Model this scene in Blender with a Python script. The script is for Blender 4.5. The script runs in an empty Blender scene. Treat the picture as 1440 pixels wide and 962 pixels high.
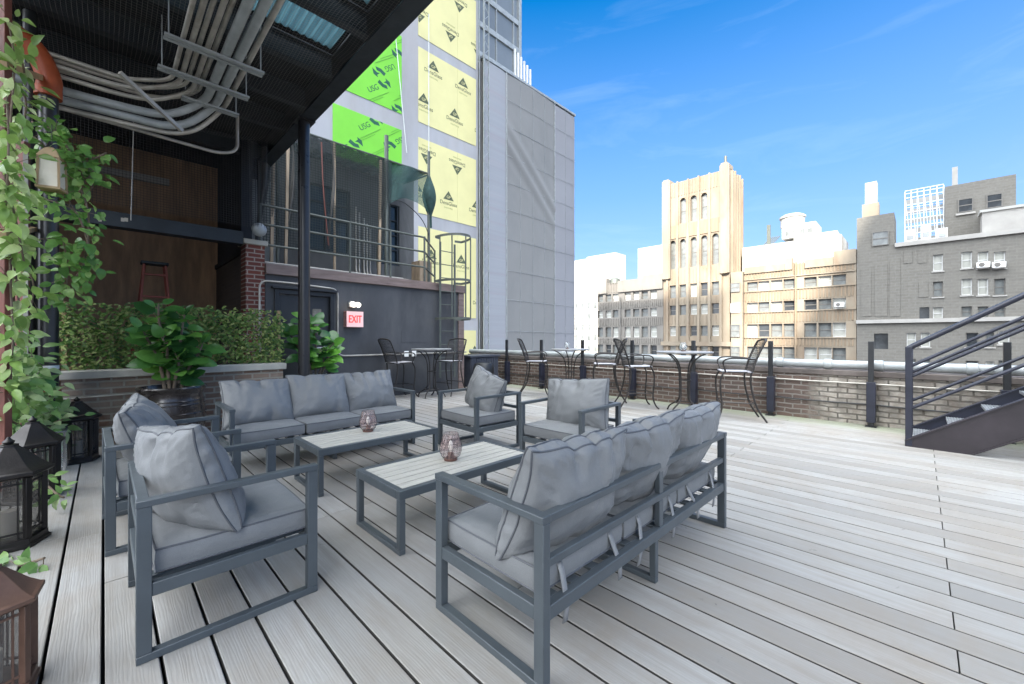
import bpy, bmesh, math, random
from mathutils import Vector, Matrix, noise
V = Vector
R = math.radians
rnd = random.Random(7)
sc = bpy.context.scene
col = sc.collection
F = 574.0                      # focal length in photo pixels
H = 1.2                        # eye height
S2 = math.sqrt(2)

# ---------------------------------------------------------------- helpers
def pt(u, v, d):
    dx = (u - 720) / F
    return V((d * (1 + dx) / S2, d * (1 - dx) / S2, H - (v - 475) / F * d))

def ptY(u, v, Y):
    dx = (u - 720) / F
    return pt(u, v, Y * S2 / (1 - dx))

def ptX(u, v, X):
    dx = (u - 720) / F
    return pt(u, v, X * S2 / (1 + dx))

def tag(o, label=None, cat=None, group=None, kind=None):
    if label: o['label'] = label
    if cat: o['category'] = cat
    if group: o['group'] = group
    if kind: o['kind'] = kind
    return o

def empty(name, loc, label=None, cat=None, group=None, rz=0):
    o = bpy.data.objects.new(name, None)
    o.empty_display_size = .1
    col.objects.link(o)
    o.location = loc
    o.rotation_euler = (0, 0, rz)
    return tag(o, label, cat, group)

def wloc(o):
    p = V((0, 0, 0))
    while o is not None:
        p = p + V(o.location)
        o = o.parent
    return p

def copy_tree(o, parent=None):
    c = o.copy()
    col.objects.link(c)
    c.parent = parent
    for ch in [x for x in o.children]:
        copy_tree(ch, c)
    return c

class MB:
    """collects polygons; build() links them as one mesh object"""
    def __init__(s):
        s.v = []; s.f = []; s.m = []; s.cm = 0
    def face(s, pts):
        i = len(s.v); s.v += [tuple(p) for p in pts]
        s.f.append(tuple(range(i, i + len(pts)))); s.m.append(s.cm)
    def add(s, vs, fs):
        i = len(s.v); s.v += [tuple(p) for p in vs]
        for f in fs:
            s.f.append(tuple(i + k for k in f)); s.m.append(s.cm)
    def box(s, a, b):
        x0, y0, z0 = (min(a[i], b[i]) for i in range(3))
        x1, y1, z1 = (max(a[i], b[i]) for i in range(3))
        s.add([(x0,y0,z0),(x1,y0,z0),(x1,y1,z0),(x0,y1,z0),(x0,y0,z1),(x1,y0,z1),(x1,y1,z1),(x0,y1,z1)],
              [(0,3,2,1),(4,5,6,7),(0,1,5,4),(1,2,6,5),(2,3,7,6),(3,0,4,7)])
        return s
    def cbox(s, c, sz):
        return s.box([c[i]-sz[i]/2 for i in range(3)], [c[i]+sz[i]/2 for i in range(3)])
    def bar(s, p, q, w, h, up=(0,0,1)):
        p = V(p); q = V(q); d = (q - p).normalized(); up = V(up)
        if abs(d.dot(up)) > .99: up = V((0,1,0))
        x = d.cross(up).normalized() * (w/2); y = x.cross(d).normalized() * (h/2)
        vs = [p-x-y, p+x-y, p+x+y, p-x+y, q-x-y, q+x-y, q+x+y, q-x+y]
        s.add(vs, [(0,1,2,3),(7,6,5,4),(0,4,5,1),(1,5,6,2),(2,6,7,3),(3,7,4,0)])
        return s
    def tube(s, path, r, n=8, closed=False, caps=True):
        path = [V(p) for p in path]
        m = len(path)
        rs = r if isinstance(r, (list, tuple)) else [r]*m
        base = len(s.v)
        prev = None
        for i, p in enumerate(path):
            if closed: t = path[(i+1) % m] - path[i-1]
            else: t = path[min(i+1, m-1)] - path[max(i-1, 0)]
            if t.length < 1e-9: t = V((0,0,1))
            t.normalize()
            if prev is None:
                a = V((0,0,1)) if abs(t.z) < .9 else V((1,0,0))
                x = t.cross(a).normalized()
            else:
                x = prev - t * prev.dot(t)
                x = x.normalized() if x.length > 1e-6 else t.orthogonal().normalized()
            prev = x
            y = t.cross(x)
            for k in range(n):
                an = 2*math.pi*k/n
                s.v.append(tuple(p + (x*math.cos(an) + y*math.sin(an)) * rs[i]))
        rings = m if closed else m-1
        for i in range(rings):
            j = (i+1) % m
            for k in range(n):
                l = (k+1) % n
                s.f.append((base+i*n+k, base+i*n+l, base+j*n+l, base+j*n+k)); s.m.append(s.cm)
        if caps and not closed:
            s.f.append(tuple(base+k for k in reversed(range(n)))); s.m.append(s.cm)
            s.f.append(tuple(base+(m-1)*n+k for k in range(n))); s.m.append(s.cm)
        return s
    def lathe(s, prof, c=(0,0,0), n=24, rot=0, caps=True):
        base = len(s.v); m = len(prof)
        for r, z in prof:
            for k in range(n):
                an = 2*math.pi*k/n + rot
                s.v.append((c[0]+r*math.cos(an), c[1]+r*math.sin(an), c[2]+z))
        for i in range(m-1):
            for k in range(n):
                l = (k+1) % n
                s.f.append((base+i*n+k, base+i*n+l, base+(i+1)*n+l, base+(i+1)*n+k)); s.m.append(s.cm)
        if caps:
            if prof[0][0] > 1e-4: s.f.append(tuple(base+k for k in reversed(range(n)))); s.m.append(s.cm)
            if prof[-1][0] > 1e-4: s.f.append(tuple(base+(m-1)*n+k for k in range(n))); s.m.append(s.cm)
        return s
    def build(s, name, mat, parent=None, bevel=0, smooth=True, sharp=38, seg=2):
        me = bpy.data.meshes.new(name)
        off = wloc(parent) if parent is not None else V((0,0,0))
        me.from_pydata([(a-off.x, b-off.y, c-off.z) for a,b,c in s.v], [], s.f)
        mats = mat if isinstance(mat, (list, tuple)) else [mat]
        for m in mats: me.materials.append(m)
        if len(mats) > 1: me.polygons.foreach_set('material_index', s.m)
        if smooth:
            me.polygons.foreach_set('use_smooth', [True]*len(me.polygons))
            me.update()
            me.set_sharp_from_angle(angle=R(sharp))
        o = bpy.data.objects.new(name, me)
        col.objects.link(o)
        if parent is not None: o.parent = parent
        if bevel:
            b = o.modifiers.new('Bevel', 'BEVEL'); b.width = bevel; b.segments = seg
            b.limit_method = 'ANGLE'; b.angle_limit = R(40)
        return o

def spline(pts, n=6):
    pts = [V(p) for p in pts]; out = []
    for i in range(len(pts)-1):
        p0 = pts[max(i-1,0)]; p1 = pts[i]; p2 = pts[i+1]; p3 = pts[min(i+2,len(pts)-1)]
        for k in range(n):
            t = k/n
            out.append(.5*((2*p1)+(p2-p0)*t+(2*p0-5*p1+4*p2-p3)*t*t+(3*p1-p0-3*p2+p3)*t**3))
    out.append(pts[-1])
    return out

def rounded(pts, r, n=5):
    """polyline with rounded corners"""
    pts = [V(p) for p in pts]; out = [pts[0]]
    for i in range(1, len(pts)-1):
        a = (pts[i-1]-pts[i]); b = (pts[i+1]-pts[i])
        q = min(r, a.length*.49, b.length*.49)
        a = pts[i]+a.normalized()*q; b = pts[i]+b.normalized()*q
        for k in range(n+1):
            t = k/n
            out.append(a*(1-t)**2 + pts[i]*2*t*(1-t) + b*t*t)
    out.append(pts[-1])
    return out

def leaf(mb, p, d, nrm, L, W, fold=.25, droop=.3, segs=4, shape=1.0):
    d = V(d).normalized(); nrm = V(nrm)
    sd = d.cross(nrm)
    if sd.length < 1e-4: sd = d.orthogonal()
    sd.normalize(); nr = sd.cross(d).normalized()
    vs = []; fs = []
    for i in range(segs+1):
        t = i/segs
        w = W*.5*(math.sin(math.pi*min(1, t**.8*.94+.04))**shape)
        if i == segs: w = W*.02
        c = V(p) + d*(L*t) - nr*(droop*L*t*t)
        vs += [c - sd*w + nr*(fold*w), c, c + sd*w + nr*(fold*w)]
    for i in range(segs):
        a = i*3
        fs += [(a, a+1, a+4, a+3), (a+1, a+2, a+5, a+4)]
    mb.add(vs, fs)

def rvec():
    while True:
        v = V((rnd.uniform(-1,1), rnd.uniform(-1,1), rnd.uniform(-1,1)))
        if .05 < v.length < 1: return v.normalized()

# ---------------------------------------------------------------- materials
def nm(name):
    m = bpy.data.materials.new(name); m.use_nodes = True
    nt = m.node_tree
    return m, nt, nt.nodes['Principled BSDF']

def ramp(nt, fac, stops):
    n = nt.nodes.new('ShaderNodeValToRGB')
    while len(n.color_ramp.elements) < len(stops): n.color_ramp.elements.new(.5)
    for e, (p, c) in zip(n.color_ramp.elements, stops):
        e.position = p; e.color = (*c, 1) if len(c) == 3 else c
    nt.links.new(fac, n.inputs[0])
    return n.outputs[0]

def coords(nt, scale=(1,1,1), kind='Object', swz=None):
    tc = nt.nodes.new('ShaderNodeTexCoord')
    src = tc.outputs[kind]
    if swz:
        sp = nt.nodes.new('ShaderNodeSeparateXYZ'); nt.links.new(src, sp.inputs[0])
        cb = nt.nodes.new('ShaderNodeCombineXYZ')
        for i, a in enumerate(swz):
            if a is not None: nt.links.new(sp.outputs[a], cb.inputs[i])
        src = cb.outputs[0]
    mp = nt.nodes.new('ShaderNodeMapping'); mp.inputs['Scale'].default_value = scale
    nt.links.new(src, mp.inputs[0])
    return mp.outputs[0]

def noi(nt, vec, scale, detail=6, rough=.6, dist=0):
    n = nt.nodes.new('ShaderNodeTexNoise')
    n.inputs['Scale'].default_value = scale; n.inputs['Detail'].default_value = detail
    n.inputs['Roughness'].default_value = rough; n.inputs['Distortion'].default_value = dist
    nt.links.new(vec, n.inputs['Vector'])
    return n.outputs['Fac']

def mixc(nt, fac, a, b, mode='MIX'):
    n = nt.nodes.new('ShaderNodeMix'); n.data_type = 'RGBA'; n.blend_type = mode
    for sock, val in ((n.inputs[0], fac), (n.inputs[6], a), (n.inputs[7], b)):
        if isinstance(val, bpy.types.NodeSocket): nt.links.new(val, sock)
        elif isinstance(val, (int, float)): sock.default_value = val
        else: sock.default_value = (*val, 1)
    return n.outputs[2]

def bump(nt, bsdf, h, strength=.3, dist=.01, prev=None):
    b = nt.nodes.new('ShaderNodeBump')
    b.inputs['Strength'].default_value = strength; b.inputs['Distance'].default_value = dist
    nt.links.new(h, b.inputs['Height'])
    nt.links.new(b.outputs[0], bsdf.inputs['Normal'])
    return b

def mat(name, c, rough=.6, metal=0, var=.2, scale=4, bstr=.1, bscale=60, stretch=(1,1,1), stain=None, stain_scale=2, stain_amt=.5, spec=None, coat=0):
    m, nt, b = nm(name)
    co = coords(nt, stretch)
    n = noi(nt, co, scale)
    lo = tuple(x*(1-var) for x in c); hi = tuple(min(1, x*(1+var)) for x in c)
    colr = ramp(nt, n, [(.3, lo), (.7, hi)])
    if stain:
        s = noi(nt, co, stain_scale, 8, .65, .4)
        f = ramp(nt, s, [(.5, (0,0,0)), (.72, (stain_amt,)*3)])
        colr = mixc(nt, f, colr, stain)
    nt.links.new(colr, b.inputs['Base Color'])
    n2 = noi(nt, co, scale*3)
    r = nt.nodes.new('ShaderNodeMapRange'); r.inputs[3].default_value = max(.03, rough-.1); r.inputs[4].default_value = min(1, rough+.12)
    nt.links.new(n2, r.inputs[0]); nt.links.new(r.outputs[0], b.inputs['Roughness'])
    b.inputs['Metallic'].default_value = metal
    if spec is not None: b.inputs['Specular IOR Level'].default_value = spec
    if coat: b.inputs['Coat Weight'].default_value = coat
    if bstr: bump(nt, b, noi(nt, co, bscale), bstr, .01)
    return m

def brick(name, c1, c2, mortar, swz, bw=.2, bh=.067, ms=.01, stain=None, pale=None, bstr=.6, wob_=.012):
    """running-bond brick; pale = (threshold axis, y0, y1, colours) whitewashes part of the wall"""
    m, nt, b = nm(name)
    co = coords(nt, (1,1,1), 'Object', swz)
    wob = nt.nodes.new('ShaderNodeVectorMath'); wob.operation = 'ADD'
    nz = nt.nodes.new('ShaderNodeTexNoise'); nz.inputs['Scale'].default_value = 7; nt.links.new(co, nz.inputs['Vector'])
    scl = nt.nodes.new('ShaderNodeVectorMath'); scl.operation = 'SCALE'; scl.inputs['Scale'].default_value = wob_
    nt.links.new(nz.outputs['Color'], scl.inputs[0]); nt.links.new(co, wob.inputs[0]); nt.links.new(scl.outputs[0], wob.inputs[1])
    t = nt.nodes.new('ShaderNodeTexBrick')
    t.inputs['Scale'].default_value = 1; t.inputs['Brick Width'].default_value = bw; t.inputs['Row Height'].default_value = bh
    t.inputs['Mortar Size'].default_value = ms; t.inputs['Mortar Smooth'].default_value = .3
    t.inputs['Color1'].default_value = (*c1, 1); t.inputs['Color2'].default_value = (*c2, 1); t.inputs['Mortar'].default_value = (*mortar, 1)
    nt.links.new(wob.outputs[0], t.inputs['Vector'])
    colr = t.outputs['Color']
    n = noi(nt, co, 3, 8, .7)
    colr = mixc(nt, ramp(nt, n, [(.35, (.5,.5,.5)), (.65, (1,1,1))]), mixc(nt, .45, colr, (.02,.02,.02)), colr)
    if pale:
        pc, y0, y1 = pale
        sp = nt.nodes.new('ShaderNodeSeparateXYZ'); nt.links.new(co, sp.inputs[0])
        mr = nt.nodes.new('ShaderNodeMapRange'); mr.inputs[1].default_value = y0; mr.inputs[2].default_value = y1
        nt.links.new(sp.outputs[0], mr.inputs[0])
        ad = nt.nodes.new('ShaderNodeMath'); ad.operation = 'ADD'
        sb = nt.nodes.new('ShaderNodeMath'); sb.operation = 'SUBTRACT'; sb.inputs[1].default_value = .5
        nt.links.new(noi(nt, co, 2.2, 9, .7), sb.inputs[0])
        nt.links.new(mr.outputs[0], ad.inputs[0]); nt.links.new(sb.outputs[0], ad.inputs[1])
        f = ramp(nt, ad.outputs[0], [(.4, (0,0,0)), (.6, (1,1,1))])
        pcv = mixc(nt, ramp(nt, noi(nt, co, 6, 3), [(.4,(0,0,0)),(.6,(1,1,1))]), tuple(x*.72 for x in pc), tuple(min(1,x*1.25) for x in pc))
        pm = mixc(nt, t.outputs['Fac'], pcv, tuple(x*.40 for x in pc))
        pm = mixc(nt, ramp(nt, noi(nt, co, 9, 8, .7), [(.45,(0,0,0)),(.75,(.7,.7,.7))]), pm, (.16,.12,.09))
        colr = mixc(nt, f, colr, pm)
    if stain:
        colr = mixc(nt, ramp(nt, noi(nt, co, 1.3, 9, .7, .5), [(.5,(0,0,0)),(.7,(.6,.6,.6))]), colr, stain)
    nt.links.new(colr, b.inputs['Base Color'])
    b.inputs['Roughness'].default_value = .85
    inv = nt.nodes.new('ShaderNodeMath'); inv.operation = 'SUBTRACT'; inv.inputs[0].default_value = 1
    nt.links.new(t.outputs['Fac'], inv.inputs[1])
    ad2 = nt.nodes.new('ShaderNodeMath'); ad2.operation = 'MULTIPLY_ADD'; ad2.inputs[1].default_value = .35
    nt.links.new(noi(nt, co, 40, 5, .7), ad2.inputs[0]); nt.links.new(inv.outputs[0], ad2.inputs[2])
    bump(nt, b, ad2.outputs[0], bstr, .012)
    return m

def leafmat(name, a, b_, c_, rough=.4, trans=.35):
    m, nt, b = nm(name)
    g = nt.nodes.new('ShaderNodeNewGeometry')
    colr = ramp(nt, g.outputs['Random Per Island'], [(0, a), (.5, b_), (1, c_)])
    n = noi(nt, coords(nt), 25, 4)
    colr = mixc(nt, ramp(nt, n, [(.35,(.25,.25,.25)),(.7,(0,0,0))]), colr, tuple(x*.4 for x in a))
    nt.links.new(colr, b.inputs['Base Color']); b.inputs['Roughness'].default_value = rough
    tr = nt.nodes.new('ShaderNodeBsdfTranslucent'); nt.links.new(colr, tr.inputs[0])
    mx = nt.nodes.new('ShaderNodeMixShader'); mx.inputs[0].default_value = trans
    nt.links.new(b.outputs[0], mx.inputs[1]); nt.links.new(tr.outputs[0], mx.inputs[2])
    nt.links.new(mx.outputs[0], nt.nodes['Material Output'].inputs[0])
    return m

def netmat(name, c, cell, wire, sheet=0.0, swz=(0,1,None), sheetcol=None):
    """woven netting: square grid of threads, the holes are open"""
    m, nt, b = nm(name)
    co = coords(nt, (1/cell,)*3, 'Object', swz)
    sp = nt.nodes.new('ShaderNodeSeparateXYZ'); nt.links.new(co, sp.inputs[0])
    outs = []
    for i in (0, 1):
        fr = nt.nodes.new('ShaderNodeMath'); fr.operation = 'FRACT'; nt.links.new(sp.outputs[i], fr.inputs[0])
        lt = nt.nodes.new('ShaderNodeMath'); lt.operation = 'LESS_THAN'; lt.inputs[1].default_value = wire
        nt.links.new(fr.outputs[0], lt.inputs[0]); outs.append(lt.outputs[0])
    mx = nt.nodes.new('ShaderNodeMath'); mx.operation = 'MAXIMUM'
    nt.links.new(outs[0], mx.inputs[0]); nt.links.new(outs[1], mx.inputs[1])
    mm = nt.nodes.new('ShaderNodeMath'); mm.operation = 'MAXIMUM'; mm.inputs[1].default_value = sheet
    nt.links.new(mx.outputs[0], mm.inputs[0])
    b.inputs['Base Color'].default_value = (*c, 1); b.inputs['Roughness'].default_value = .8
    nt.links.new(mm.outputs[0], b.inputs['Alpha'])
    return m

def glass(name, c=(.9,.95,.95), rough=.05, alpha=.25):
    """thin glass: mostly clear, with reflections"""
    m, nt, b = nm(name)
    b.inputs['Base Color'].default_value = (*c, 1); b.inputs['Roughness'].default_value = rough
    b.inputs['Alpha'].default_value = alpha; b.inputs['Specular IOR Level'].default_value = .8
    return m

def emat(name, c, s):
    m, nt, b = nm(name)
    b.inputs['Base Color'].default_value = (*c, 1)
    b.inputs['Emission Color'].default_value = (*c, 1); b.inputs['Emission Strength'].default_value = s
    return m

def deckmat():
    m, nt, b = nm('composite_decking')
    g = nt.nodes.new('ShaderNodeNewGeometry')
    tc = nt.nodes.new('ShaderNodeTexCoord')
    rv = nt.nodes.new('ShaderNodeVectorMath'); rv.operation = 'SCALE'; rv.inputs['Scale'].default_value = 37
    cb = nt.nodes.new('ShaderNodeCombineXYZ')
    for i in range(3): nt.links.new(g.outputs['Random Per Island'], cb.inputs[i])
    nt.links.new(cb.outputs[0], rv.inputs[0])
    ad = nt.nodes.new('ShaderNodeVectorMath'); ad.operation = 'ADD'
    nt.links.new(tc.outputs['Object'], ad.inputs[0]); nt.links.new(rv.outputs[0], ad.inputs[1])
    def mp(sx, sy):
        q = nt.nodes.new('ShaderNodeMapping'); q.inputs['Scale'].default_value = (sx, sy, 1)
        nt.links.new(ad.outputs[0], q.inputs[0]); return q.outputs[0]
    base = ramp(nt, g.outputs['Random Per Island'], [(0, (.235,.228,.214)), (.5, (.30,.294,.279)), (1, (.36,.355,.34))])
    streak = noi(nt, mp(16, .9), 1.6, 7, .65, .6)
    c = mixc(nt, ramp(nt, streak, [(.35,(.5,.5,.5)),(.62,(0,0,0))]), base, (.225,.205,.18))
    # embossed cathedral grain
    w = nt.nodes.new('ShaderNodeTexWave'); w.wave_type = 'BANDS'; w.bands_direction = 'X'
    w.inputs['Scale'].default_value = 7; w.inputs['Distortion'].default_value = 9
    w.inputs['Detail'].default_value = 3; w.inputs['Detail Scale'].default_value = 1.1
    nt.links.new(mp(4.4, .42), w.inputs['Vector'])
    c = mixc(nt, ramp(nt, w.outputs['Fac'], [(.0,(.24,.24,.24)),(.26,(0,0,0))]), c, (.26,.245,.22))
    fine = noi(nt, mp(120, 5), 1, 4, .6)
    c = mixc(nt, ramp(nt, fine, [(.4,(.18,.18,.18)),(.6,(0,0,0))]), c, (.2,.19,.18))
    co = coords(nt)
    st = noi(nt, co, .8, 10, .72, .6)
    c = mixc(nt, ramp(nt, st, [(.46,(0,0,0)),(.70,(.62,.62,.62))]), c, (.24,.20,.155))
    sp = noi(nt, co, 4.5, 9, .75, 1.2)
    c = mixc(nt, ramp(nt, sp, [(.655,(0,0,0)),(.70,(.75,.75,.75))]), c, (.13,.12,.11))
    # green algae along the parapet
    s3 = nt.nodes.new('ShaderNodeSeparateXYZ'); nt.links.new(co, s3.inputs[0])
    mr = nt.nodes.new('ShaderNodeMapRange'); mr.inputs[1].default_value = 6.6; mr.inputs[2].default_value = 7.4
    nt.links.new(s3.outputs[0], mr.inputs[0])
    mu = nt.nodes.new('ShaderNodeMath'); mu.operation = 'MULTIPLY'; nt.links.new(mr.outputs[0], mu.inputs[0]); nt.links.new(noi(nt, co, 2.5, 8, .7), mu.inputs[1])
    c = mixc(nt, ramp(nt, mu.outputs[0], [(.15,(0,0,0)),(.5,(.55,.55,.55))]), c, (.24,.29,.17))
    nt.links.new(c, b.inputs['Base Color'])
    rr = nt.nodes.new('ShaderNodeMapRange'); rr.inputs[3].default_value = .55; rr.inputs[4].default_value = .8; b.inputs['Specular IOR Level'].default_value = .3
    nt.links.new(streak, rr.inputs[0]); nt.links.new(rr.outputs[0], b.inputs['Roughness'])
    hsum = nt.nodes.new('ShaderNodeMath'); hsum.operation = 'ADD'
    nt.links.new(w.outputs['Fac'], hsum.inputs[0]); nt.links.new(fine, hsum.inputs[1])
    bump(nt, b, hsum.outputs[0], .11, .004)
    return m

def fabricmat(name, c):
    m, nt, b = nm(name)
    co = coords(nt)
    n = noi(nt, co, 5, 6, .6)
    lo = tuple(x*.955 for x in c); hi = tuple(x*1.04 for x in c)
    colr = ramp(nt, n, [(.3, lo), (.7, hi)])
    spk = noi(nt, co, 420, 2, .5)
    colr = mixc(nt, ramp(nt, spk, [(.35,(.22,.22,.22)),(.6,(0,0,0))]), colr, tuple(x*.5 for x in c))
    nt.links.new(colr, b.inputs['Base Color'])
    b.inputs['Roughness'].default_value = .56
    b.inputs['Sheen Weight'].default_value = .08; b.inputs['Sheen Roughness'].default_value = .4
    hs = nt.nodes.new('ShaderNodeMath'); hs.operation = 'MULTIPLY_ADD'; hs.inputs[1].default_value = 2.2
    nt.links.new(noi(nt, co, 26, 6, .6, 1.6), hs.inputs[0]); nt.links.new(spk, hs.inputs[2])
    bump(nt, b, hs.outputs[0], .25, .003)
    return m

M = {}
M['deck'] = deckmat()
M['edge'] = mat('shade_dark_board_edge', (.05,.047,.043), .9, 0, .1, 4, 0)  # shade between the boards, put into the colour of their sides
M['gap'] = mat('dark_deck_gap', (.02,.02,.025), .9)
M['frame'] = mat('charcoal_powder_coat', (.062,.074,.083), .42, 0, .12, 5, .06, 350)
M['fabric'] = fabricmat('grey_fabric', (.172,.178,.182))
M['piping'] = fabricmat('dark_piping', (.075,.08,.09))
M['strap'] = fabricmat('strap_fabric', (.22,.225,.23))
M['slat'] = mat('pale_wood_slat', (.43,.41,.36), .55, 0, .16, 3, .25, 30, (1.5,14,1))
M['iron'] = mat('brown_iron', (.036,.032,.03), .45, .4, .3, 8, .1, 120)
M['irontop'] = mat('grey_tabletop', (.30,.30,.30), .35, .2, .15, 6)
M['seatmesh'] = mat('sky_pale_mesh_seat', (.42,.41,.43), .5, 0, .15, 10, .3, 150)  # pale tone stands for the sky's reflection, put into the colour
M['black'] = mat('black_paint', (.016,.017,.019), .38, 0, .3, 6, .08, 90)
M['navy'] = mat('navy_black_paint', (.018,.02,.034), .35, 0, .3, 5, .08, 90)
M['stringer'] = mat('brown_black_steel', (.028,.022,.026), .45, 0, .3, 4, .1, 70)
M['grate'] = mat('galvanised_grating', (.42,.44,.46), .45, .6, .15, 9)
M['colpaint'] = mat('column_black_gloss', (.022,.022,.024), .3, 0, .25, 3, .05, 40)
M['steel'] = mat('dark_steel_beam', (.018,.024,.03), .55, 0, .35, 3, .1, 40)
M['soffit'] = mat('dark_soffit', (.012,.014,.018), .8, 0, .4, 2)
M['skylight'] = mat('teal_corrugated_sheet', (.07,.14,.165), .5, 0, .2, 4)
_nt = M['skylight'].node_tree
_tr = _nt.nodes.new('ShaderNodeBsdfTranslucent'); _tr.inputs[0].default_value = (.06,.13,.155,1)
_mx = _nt.nodes.new('ShaderNodeMixShader'); _mx.inputs[0].default_value = .5
_nt.links.new(_nt.nodes['Principled BSDF'].outputs[0], _mx.inputs[1]); _nt.links.new(_tr.outputs[0], _mx.inputs[2]); _nt.links.new(_mx.outputs[0], _nt.nodes['Material Output'].inputs[0])
M['conduit'] = mat('galvanised_conduit', (.46,.43,.38), .45, .35, .2, 6, .05, 60, stain=(.2,.15,.1), stain_scale=5)
M['conduit2'] = mat('grey_pipe', (.36,.38,.38), .5, .2, .2, 5)
M['orange'] = mat('rust_orange_elbow', (.36,.075,.025), .5, 0, .25, 6, .1, 60)
M['terracotta'] = mat('terracotta', (.34,.13,.075), .8, 0, .2, 7, .15, 80)
M['white'] = mat('white_paint', (.78,.78,.76), .5, 0, .06, 3)
M['plywood'] = mat('stained_plywood', (.37,.22,.12), .6, 0, .3, 1.5, .1, 30, (5,1,.8), stain=(.13,.075,.04), stain_scale=1.2)
M['brickpl'] = brick('weathered_planter_brick', (.17,.095,.06), (.26,.19,.14), (.30,.27,.22), (0,2,None), .21, .072, .012, stain=(.33,.30,.25))
M['brickred'] = brick('red_brick', (.19,.05,.034), (.14,.04,.03), (.34,.28,.24), (0,2,None), .2, .07, .011)
M['bricky'] = brick('dark_brick_side', (.05,.035,.03), (.07,.05,.04), (.06,.05,.045), (1,2,None))
M['brickpar'] = brick('parapet_brick', (.15,.10,.078), (.10,.072,.06), (.235,.21,.185), (1,2,None), .215, .072, .011, pale=((.31,.28,.24), -1.3, -2.5), bstr=.9, wob_=.03)
M['coping'] = mat('stone_coping', (.40,.38,.33), .8, 0, .2, 3, .2, 40, stain=(.2,.19,.17))
M['parcap'] = mat('grimy_parapet_cap', (.115,.095,.085), .75, 0, .35, 3, .2, 30, stain=(.22,.20,.18), stain_scale=2)
M['brownwood'] = mat('brown_fascia', (.19,.14,.125), .6, 0, .25, 3, .1, 30, (1,1,6), stain=(.09,.06,.05))
M['exitwall'] = mat('charcoal_stucco', (.055,.056,.06), .55, 0, .3, 1.6, .12, 30, (1,1,.45), stain=(.10,.10,.10), stain_scale=1.4, stain_amt=.7)
M['door'] = mat('black_door', (.022,.023,.025), .4, 0, .2, 3)
M['glassdoor'] = mat('wired_glass', (.17,.155,.125), .25, 0, .3, 5)
M['exitface'] = emat('exit_face', (.86,.56,.54), .12)
M['exitred'] = emat('exit_letters', (.72,.07,.06), .22)
M['exitside'] = mat('worn_exit_case', (.45,.22,.2), .5, 0, .4, 20)
M['lampwhite'] = emat('lit_lamp_head', (1,.93,.78), .7)
M['concrete'] = mat('cast_concrete', (.40,.40,.415), .8, 0, .16, .9, .15, 20, (1,1,.3), stain=(.36,.31,.27), stain_scale=.5)
M['green'] = mat('green_sheathing', (.20,.62,.045), .6, 0, .06, 1, .05, 60)
M['yellow'] = mat('yellow_sheathing', (.74,.68,.33), .7, 0, .05, 1, .05, 60)
M['ink'] = mat('printed_ink', (.10,.12,.07), .8, 0, .2, 20, 0)
M['inkfaint'] = mat('faint_ink', (.40,.42,.18), .8, 0, .1, 20, 0)
M['inkgreen'] = mat('dark_green_ink', (.02,.11,.07), .8, 0, .2, 20, 0)
M['pipegrey'] = mat('railing_green_grey', (.10,.11,.095), .5, .2, .2, 6)
M['wood'] = mat('weathered_lumber', (.33,.25,.17), .75, 0, .3, 2, .2, 30, (4,4,1))
M['darkglass'] = mat('dark_window_glass', (.02,.035,.045), .12, 0, .4, 1.5, 0)
M['tank'] = mat('grey_green_box', (.28,.29,.27), .6, 0, .2, 3)
M['navycab'] = mat('navy_slatted_cabinet', (.045,.05,.065), .5, 0, .2, 5)
M['lantern'] = mat('bronze_black_metal', (.026,.023,.022), .38, .5, .3, 6, .1, 70)
M['bronze'] = mat('worn_bronze_metal', (.15,.085,.06), .42, .35, .3, 5, .12, 60, stain=(.07,.05,.05))
M['lanternglass'] = glass('smoked_lantern_glass', (.10,.09,.08), .1, .55)
M['chrome'] = mat('polished_steel', (.6,.6,.6), .2, .9, .1, 5, 0)
M['clearglass'] = glass('clear_glass', (.75,.8,.8), .05, .15)
M['pinkglass'] = glass('smoky_pink_glass', (.46,.33,.31), .05, .20)
M['wax'] = mat('brown_votive', (.12,.055,.04), .5, 0, .2, 10)
M['flame'] = mat('pale_bulb', (.85,.8,.72), .3, 0, .1, 10)
M['pot'] = mat('black_glazed_pot', (.03,.024,.022), .25, 0, .3, 4, .15, 30, coat=.4)
M['soil'] = mat('soil', (.04,.03,.02), .95)
M['bark'] = mat('bark', (.16,.12,.085), .85, 0, .3, 12, .3, 60)
M['stem'] = mat('green_stem', (.12,.14,.05), .7)
M['fig'] = leafmat('fiddle_leaf', (.035,.11,.03), (.075,.21,.045), (.17,.38,.065), .26, .35)
M['figdark'] = leafmat('fiddle_leaf_dark', (.05,.15,.05), (.10,.28,.06), (.22,.52,.07), .26, .35)
M['vine'] = leafmat('vine_leaf', (.15,.28,.06), (.33,.50,.13), (.62,.70,.36), .32, .4)
M['ivy'] = leafmat('ivy_leaf', (.09,.22,.05), (.18,.38,.08), (.36,.55,.16), .4, .35)
M['ficus'] = leafmat('ficus_leaf', (.12,.26,.07), (.27,.43,.13), (.52,.62,.34), .42, .4)
M['hedge'] = leafmat('hedge_leaf', (.05,.11,.025), (.16,.29,.05), (.42,.46,.16), .5, .3)
M['redwood'] = mat('red_brown_post', (.16,.05,.035), .6, 0, .25, 4, .15, 30, (3,3,.6))
M['tanwood'] = mat('tan_wood', (.42,.29,.16), .6, 0, .2, 4, .15, 30, (3,3,.8))
M['paper'] = mat('lantern_panel', (.72,.66,.55), .4, 0, .06, 8)
M['ladderred'] = mat('faded_red_ladder', (.30,.075,.05), .55, 0, .2, 5)
M['birdnet'] = netmat('bird_netting', (.13,.125,.12), .035, .10)
M['birdnetv'] = netmat('bird_netting_upright', (.05,.05,.05), .035, .10, 0, (0,2,None))
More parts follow.
